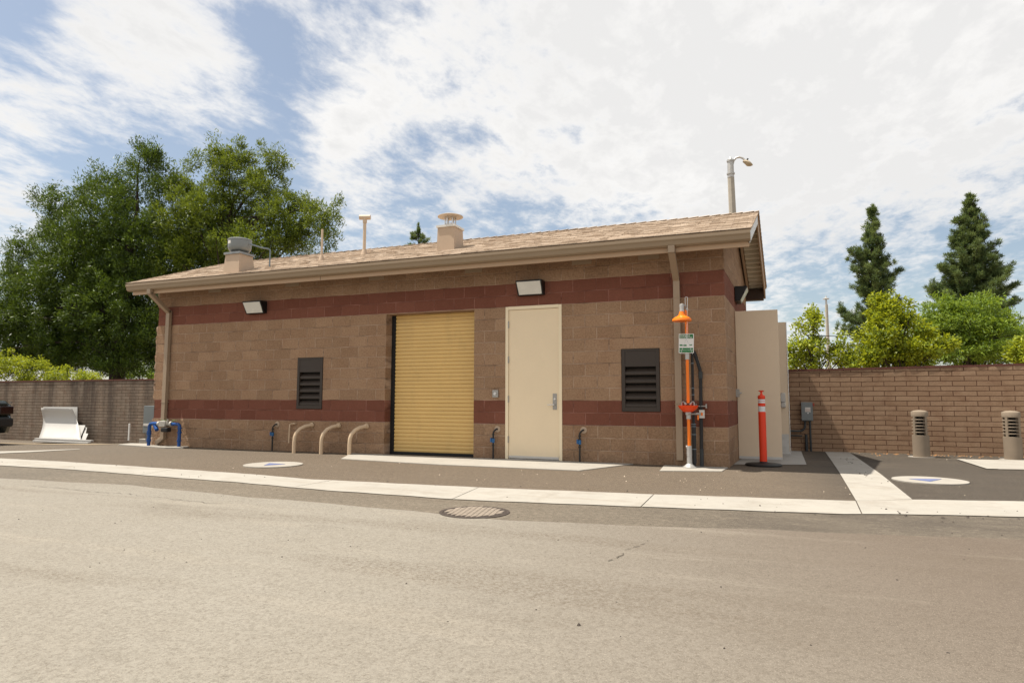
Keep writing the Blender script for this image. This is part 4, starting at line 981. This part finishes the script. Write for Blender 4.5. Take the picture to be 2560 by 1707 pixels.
def lamp2():
    a=px(2071,917,30); t=px(2066,762,30); e=empty('lamp_post',(a.x,30,0)); tag(e,'slim distant lamp post beside the pale yellow tree','street lamp')
    b=MB(); b.tube([(a.x+.02,30,-.2),(t.x,30,t.z)],[.13,.075],10); b.build('pole',M['concpole'],e)
    b=MB(); q=px(2065,748,30); b.tube([(t.x,30,t.z),q],[.06,.04],8); b.lathe([(.05,-.02),(.17,0),(.17,.03),(.05,.09),(.02,.2)],(q.x,30,q.z),14); b.build('lamp_head',M['galv'],e)
lamp2()
# ---------------------------------------------------------------- trees
def leaves(name,centers,radii,cnt,ln,wd,mat,parent,seed,dirs=None,spread=1.,droop=0.,tintz=None,flat=1.,lay=1.1):
    """one crown mesh of leaf-sized diamonds scattered round clump centres"""
    rs=np.random.RandomState(seed); C=np.repeat(np.array(centers,float),cnt,0); RR=np.repeat(np.array(radii,float),cnt)
    n=len(C); d=rs.normal(size=(n,3)); d/=np.linalg.norm(d,axis=1)[:,None]
    rad=rs.rand(n)**.45; pos=C+d*(RR*rad)[:,None]*np.array([1,1,flat])
    base=np.repeat(np.array(dirs,float),cnt,0) if dirs is not None else d
    a=base+rs.normal(size=(n,3))*spread; a[:,2]-=droop; a/=np.linalg.norm(a,axis=1)[:,None]
    r=rs.normal(size=(n,3)); r[:,2]+=lay; s=np.cross(a,r); s/=np.linalg.norm(s,axis=1)[:,None]
    L=ln*(.6+.8*rs.rand(n))[:,None]; Wd=wd*(.7+.6*rs.rand(n))[:,None]
    v=np.empty((n,4,3)); v[:,0]=pos; v[:,1]=pos+a*L*.5+s*Wd; v[:,2]=pos+a*L; v[:,3]=pos+a*L*.5-s*Wd
    me=bpy.data.meshes.new(name); me.vertices.add(n*4); me.vertices.foreach_set('co',v.ravel())
    me.loops.add(n*4); me.loops.foreach_set('vertex_index',np.arange(n*4)); me.polygons.add(n)
    me.polygons.foreach_set('loop_start',np.arange(n)*4); me.polygons.foreach_set('loop_total',np.full(n,4))
    ct=np.repeat(rs.rand(len(centers)),cnt)
    t=np.clip(.04+.30*ct+.75*rs.rand(n)**2.4,0,1) if tintz is None else np.clip(np.repeat(np.array(tintz),cnt)+.35*(rs.rand(n)-.5),0,1)  # wide tint spread puts crown highlights and shadows into the leaf colour
    at=me.attributes.new('tint','FLOAT','POINT'); at.data.foreach_set('value',np.repeat(t,4).astype(np.float32))
    me.update(); me.validate(); me.materials.append(mat)
    o=bpy.data.objects.new(name,me); COL.objects.link(o); o.parent=parent; o.matrix_parent_inverse=parent.matrix_basis.inverted(); return o
def clumps(lobes,n,seed,shell=.55):
    """clump centres filling ellipsoid lobes (c, (rx,ry,rz)); gaps come from the random spacing"""
    rs=np.random.RandomState(seed); vol=np.array([l[1][0]*l[1][1]*l[1][2] for l in lobes])**.75; vol/=vol.sum()
    out=[];nr=[]
    for i in range(n):
        k=rs.choice(len(lobes),p=vol); c,r=lobes[k]; d=rs.normal(size=3); d/=np.linalg.norm(d)
        q=shell+(1-shell)*rs.rand()**.6 if rs.rand()<.8 else rs.rand()
        out.append(np.array(c)+d*np.array(r)*q); nr.append(d*np.array([1,1,1]))
    return out,nr
def limbs(trunk_base,trunk_top,targets,r0,parent,seed,mat,nb=26,name='trunk',twig=.02):
    rs=random.Random(seed); b=MB(); a=Vector(trunk_base); t=Vector(trunk_top)
    mid=a.lerp(t,.5)+Vector((rs.uniform(-.15,.15),rs.uniform(-.1,.1),0))
    b.tube([a-Vector((0,0,.3)),a.lerp(mid,.3),mid,t],[r0*1.35,r0,r0*.8,r0*.5],10)
    tg=rs.sample(list(targets),min(nb,len(targets)))
    for q in tg:
        q=Vector(q); f=rs.uniform(.25,1.0); s=mid.lerp(t,f) if f>.5 else a.lerp(t,.35+f*.4)
        if q.z<s.z-.3: s=a.lerp(t,.35)
        d=q-s; m1=s+d*.35+Vector((0,0,d.length*.12))+Vector((rs.uniform(-.2,.2),)*2+(0,)); m2=s+d*.7+Vector((0,0,d.length*.08))
        w=min(r0*.38,.028+.013*d.length); b.tube([s,m1,m2,q],[w,w*.7,w*.42,twig],6,False)
    return b.build(name,mat,parent)
def lobe(u,v,ru,rv,Y,dy=0.,ry=None):
    """ellipsoid lobe centred where the photo shows it on plane Y"""
    p=px(u,v,Y+dy); q=px(u+ru,v,Y+dy); s=px(u,v-rv,Y+dy); rx=(q-p).length*.93; rz_=(s-p).length*.96
    return (tuple(p),(rx,ry or rx,rz_))
def tree(name,label,cat,lobes,base,top,n,cnt,cr,ln,wd,mat,seed,group=None,r0=.2,droop=0.,spread=.9,nb=30,shell=.55,flat=1.,upbias=0.):
    e=empty(name,(base[0],base[1],base[2])); tag(e,label,cat,group)
    c,nr=clumps(lobes,n,seed,shell); rs=np.random.RandomState(seed+9)
    radii=cr*(.6+.8*rs.rand(len(c))); dirs=[d*.8+np.array([0,0,upbias]) for d in nr]
    leaves('crown',c,radii,cnt,ln,wd,mat,e,seed+1,dirs,spread,droop,flat=flat)
    limbs(base,top,[tuple(q) for q in c],r0,e,seed+2,M['bark'],nb); return e
def g_(u,Y,z=-.3): p=px(u,1000,Y); return (p.x,Y,z)
# big dark tree on the left
Y=9.5
LA=[lobe(150,770,105,130,Y,0,2.2),lobe(60,800,85,110,Y,-.5,1.8),lobe(240,640,95,120,Y,0,2.4),lobe(165,580,60,70,Y,.3,1.4),lobe(320,560,85,100,Y,.3,2.2),
    lobe(372,440,45,60,Y,.5,1.2),lobe(275,480,50,50,Y,.2,1.2),lobe(330,770,130,120,Y,0,2.4),lobe(390,640,90,120,Y,.6,2.2),lobe(48,700,36,38,Y,-.4,.9),lobe(12,830,50,70,Y,-.8,1.2),
    lobe(130,505,34,30,Y,0,.8),lobe(372,390,20,32,Y,.4,.5),lobe(232,462,18,26,Y,.4,.5),lobe(75,640,38,36,Y,-.2,.8),lobe(200,850,150,55,Y,.2,1.8),lobe(400,850,90,50,Y,.2,1.4),
    lobe(120,885,125,38,Y,-.2,1.6),lobe(300,885,150,30,Y,.2,1.5),lobe(270,760,110,110,Y,.4,2.2),lobe(180,690,90,95,Y,.2,2.),lobe(128,468,9,22,Y,.2,.3),lobe(98,500,8,20,Y,.2,.3),lobe(350,372,8,24,Y,.4,.3),
    lobe(398,385,8,26,Y,.4,.3),lobe(302,425,10,24,Y,.3,.3),lobe(15,660,12,14,Y,-.3,.3),lobe(68,580,10,20,Y,-.2,.3),lobe(200,490,22,20,Y,.1,.5),lobe(420,470,30,34,Y,.4,.7),lobe(30,620,20,20,Y,-.3,.4),lobe(250,430,9,20,Y,.3,.3),lobe(180,912,110,24,Y,0,1.5),lobe(330,915,100,22,Y,0,1.5),lobe(60,900,70,30,Y,-.3,1.2)]
tree('broadleaf_tree','huge dark green leafy tree behind the long wall left of the building','tree',LA,g_(285,Y,-.5),px(330,560,Y),2700,92,.34,.15,.020,M['leaf_dark'],11,None,.34,.0,.75,40,.35,upbias=.5)
Y=10.5
LB=[lobe(560,540,85,85,Y,0,2.0),lobe(480,570,60,100,Y,-.3,1.8),lobe(590,430,50,42,Y,.2,1.3),lobe(665,470,42,55,Y,.2,1.2),lobe(560,395,34,28,Y,.2,.8),lobe(692,400,24,24,Y,.2,.6),lobe(715,535,60,45,Y,0,1.3),lobe(800,545,36,38,Y,0,.9),
    lobe(468,480,34,42,Y,-.2,1.),lobe(640,620,120,50,Y,0,1.8),lobe(500,660,120,70,Y,0,1.8),lobe(805,605,34,36,Y,-.1,.7),lobe(482,408,20,26,Y,0,.5),lobe(535,366,8,20,Y,.2,.3),lobe(602,370,8,22,Y,.2,.3),lobe(655,378,8,18,Y,.2,.3),
    lobe(842,498,12,14,Y,0,.3),lobe(845,560,9,20,Y,0,.3),lobe(718,455,10,12,Y,0,.3),lobe(445,450,10,22,Y,0,.3),lobe(620,400,24,24,Y,.3,.6),lobe(760,500,26,20,Y,.1,.6),lobe(740,590,40,34,Y,0,.9),lobe(575,380,9,24,Y,0,.3)]
tree('broadleaf_tree','lighter green leafy tree rising above the roof fan','tree',LB,g_(560,Y,-.5),px(570,560,Y),1200,88,.29,.14,.018,M['leaf_mid'],21,None,.17,.0,.75,60,.35,upbias=.5)
# shrubs low over the wall, left
Y=6.6
tree('shrub','sunlit yellow-green shrub topping the wall at the left edge','shrub',[lobe(60,925,75,35,Y,0,.8),lobe(10,910,45,35,Y,0,.7)],g_(60,Y,-.5),px(60,930,Y),90,90,.22,.08,.022,M['leaf_yel'],31,'yellow-green shrubs over the wall',.05,nb=10)
tree('shrub','low yellow-green shrub over the wall before the dark trunk','shrub',[lobe(165,938,55,20,Y,0,.6),lobe(220,945,40,12,Y,0,.5)],g_(170,Y,-.5),px(170,945,Y),45,90,.20,.08,.022,M['leaf_yel'],32,'yellow-green shrubs over the wall',.04,nb=8)
# right-hand side
Y=13
tree('sapling','loose yellow-green young tree beside the slim lamp post','tree',[lobe(2035,850,50,75,Y,0,.9),lobe(2020,900,65,50,Y,0,1.),lobe(2035,795,22,30,Y,0,.4),lobe(2085,870,40,55,Y,0,.7),lobe(1990,880,35,40,Y,0,.6),lobe(2105,840,18,14,Y,0,.3)],g_(2035,Y,-.3),px(2035,800,Y),95,60,.20,.095,.032,M['leaf_yel'],41,None,.06,.1,nb=40,shell=.3)
tree('sapling','small bright yellow-green tree between the two yellow trees','tree',[lobe(2125,905,28,25,Y,0,.5)],g_(2125,Y,-.3),px(2125,900,Y),22,60,.17,.09,.032,M['leaf_yel'],42,None,.04,nb=8,shell=.3)
Y=14.5
tree('yellow_tree','dense golden yellow-green tree in front of the narrower pine','tree',[lobe(2230,840,100,90,Y,0,1.6),lobe(2205,780,45,55,Y,0,.9),lobe(2250,790,30,45,Y,0,.7),lobe(2310,880,75,55,Y,0,1.3),lobe(2190,890,75,45,Y,0,1.1),lobe(2186,752,16,22,Y,0,.35),lobe(2360,860,35,22,Y,0,.5)],g_(2240,Y,-.3),px(2230,790,Y),215,85,.23,.11,.036,M['leaf_yel2'],51,None,.10,.1,nb=40,shell=.4)
Y=19
tree('feathery_tree','rounded bright green feathery tree in front of the wider pine','tree',[lobe(2380,820,85,65,Y,0,2.),lobe(2440,780,60,40,Y,0,1.5),lobe(2350,775,50,35,Y,0,1.3),lobe(2470,850,80,70,Y,0,2.),lobe(2400,880,120,40,Y,0,2.),lobe(2310,815,40,30,Y,0,1.),lobe(2500,810,45,35,Y,0,1.),lobe(2440,752,25,14,Y,0,.7)],g_(2420,Y,-.3),px(2420,840,Y),380,90,.34,.14,.020,M['leaf_fern'],61,None,.18,.2,nb=40,shell=.5,flat=.45)
Y=16
tree('yellow_tree','yellow-green tree cut by the right edge of the picture','tree',[lobe(2565,880,40,35,Y,0,.8)],g_(2570,Y,-.3),px(2570,880,Y),45,80,.22,.10,.034,M['leaf_yel'],71,None,.06,nb=10)
tree('broadleaf_tree','dark green tree far off at the right edge above the wall','tree',[lobe(2545,855,40,28,30,0,2.),lobe(2600,850,60,40,30,0,2.)],g_(2560,30,-.3),px(2560,870,30),90,70,.45,.2,.05,M['leaf_dark'],72,None,.2,nb=12)
tree('shrub','small dark green tree low behind the wall under the big crown','tree',[lobe(330,930,45,25,16,0,1.2),lobe(380,935,25,18,16,0,1.)],g_(350,16,-.3),px(350,930,16),40,80,.3,.12,.03,M['leaf_fern'],73,None,.06,nb=10)
def pine(label,u,vt,prof,Y,seed,nlev=26,name='pine_tree',lean=0,dens=1.,vbase=960):
    """whorled pine: prof = list of (v, left reach, right reach) in photo units"""
    rs=random.Random(seed); e=empty(name,g_(u,Y,-.3)); tag(e,label,'pine tree')
    top=px(u,vt,Y); base=px(u,vbase,Y); b=MB(); b.tube([(base.x,Y,-.3),base.lerp(top,.5),top],[.28,.16,.03],8)
    cen=[];rad=[];dr=[];tz=[]
    sc=(px(u+100,vt,Y)-px(u,vt,Y)).length/100
    vs_=[p[0] for p in prof]
    def reach(v,k):
        for p,q in zip(prof,prof[1:]):
            if p[0]<=v<=q[0]: f=(v-p[0])/(q[0]-p[0]); return p[k]*(1-f)+q[k]*f
        return prof[-1][k]
    for i in range(nlev):
        v=vt+4+(vs_[-1]-vt-4)*((i+rs.random()*2)/(nlev+1))**.92
        nb=rs.randint(3,4)
        for j in range(nb):
            th=rs.uniform(0,2*math.pi); side=math.cos(th)
            rl=reach(v,1 if side<0 else 2)*sc*rs.uniform(.6,1.3)
            o=px(u,v+rs.uniform(-6,6),Y); tip=o+Vector((math.cos(th)*rl,math.sin(th)*rl*.9,rl*rs.uniform(-.1,.8)))
            m1=o.lerp(tip,.55)+Vector((0,0,-rl*.12)); b.tube([o+Vector((0,0,-.1)),m1,tip],[.05,.035,.015],5,False)
            k=max(2,int(rl/.19*dens))
            for q in range(k):
                f=.25+.75*(q+rs.random())/k; p=(o.lerp(m1,f/.55) if f<.55 else m1.lerp(tip,(f-.55)/.45))
                cen.append((p.x+rs.gauss(0,.09),p.y+rs.gauss(0,.09),p.z+rs.gauss(0,.07)+.08)); rad.append((.12+.10*rs.random())*min(1,.35+rl*.9)); dr.append((math.cos(th)*.5,math.sin(th)*.5,.9)); tz.append(rs.uniform(.05,.75))
    for q in range(7): cen.append((top.x,top.y,top.z+.1-.17*q)); rad.append(.03+.022*q); dr.append((0,0,1)); tz.append(.5)
    leaves('needles',cen,rad,72,.26,.018,M['needle'],e,seed+1,dr,.75,0,tz); b.build('trunk',M['bark'],e)
pine('tall narrow pine with an open left side behind the golden tree',2182,520,[(520,2,2),(600,24,26),(655,55,30),(700,45,60),(760,30,58),(800,75,70),(860,72,85),(905,65,60),(930,40,40)],44,81,64)
pine('broader dark pine at the right behind the feathery tree',2424,492,[(492,2,2),(560,28,30),(640,50,52),(700,80,85),(760,88,92),(820,85,100),(880,70,95)],44,91,76,dens=1.2)
pine('distant pine tip showing just above the roof ridge',1046,563,[(563,1,1),(585,9,8),(605,18,18),(640,30,30),(700,40,40)],52,95,16)
# ---------------------------------------------------------------- loose debris on the ground
def debris(name,n,area,s0,s1,mat,seed,label,cat,dz):
    rs=random.Random(seed); b=MB()
    for i in range(n):
        x,y=area(rs); s=rs.uniform(s0,s1); z=H(x,y)+dz
        a=rs.random()*6.28; pts=[]
        for k in range(5): pts.append((x+s*math.cos(a+k*1.257)*rs.uniform(.6,1),y+s*math.sin(a+k*1.257)*rs.uniform(.6,1),z))
        b.add(pts+[(x,y,z+s*rs.uniform(.3,.9))],[(k,(k+1)%5,5) for k in range(5)])
    o=b.build(name,mat); tag(o,label,cat,kind='stuff')
M['pebd']=paint('dark_pebble',(.05,.04,.033),.9,.3,20); M['pebl']=paint('pale_chip',(.62,.52,.40),.8,.2,20); M['dryleaf']=paint('dry_leaf',(.35,.17,.06),.8,.3,20)
debris('gravel',170,lambda r:(r.uniform(-6,3),r.uniform(-9.3,-4.4)),.003,.009,M['pebd'],1,'dark pebbles scattered over the bleached road','gravel',.009)
debris('gravel',60,lambda r:(r.uniform(-11,3.2),r.uniform(-4.1,-3.1)),.006,.016,M['pebd'],2,'dark crumbs lying on the concrete strip','gravel',.012)
debris('gravel',110,lambda r:(r.uniform(-7,5),r.uniform(-2.9,-.4) if r.random()<.6 else r.uniform(2.2,4.9)),.004,.012,M['pebl'],3,'pale stone chips over the brown asphalt','gravel',.004)
debris('dry_leaves',70,lambda r:(r.uniform(2.3,6.5),4.95-abs(r.gauss(0,.25))),.012,.03,M['dryleaf'],4,'dry leaves blown against the foot of the wall','leaves',.004)
debris('gravel',1,lambda r:(-.245,-7.55),.015,.015,M['pebd'],6,'one dark stone lying alone in the middle of the road','stone',.009)
debris('dry_leaves',40,lambda r:(1.85+r.gauss(0,.07)-.0,r.uniform(-1.5,3.0)) if r.random()<.7 else (r.uniform(1.5,2.6),r.uniform(-3.8,-3.4)),.006,.02,M['pebd'],5,'dark leaf crumbs in the trough of the cross strip','leaves',.013)
SC.render.engine='CYCLES'
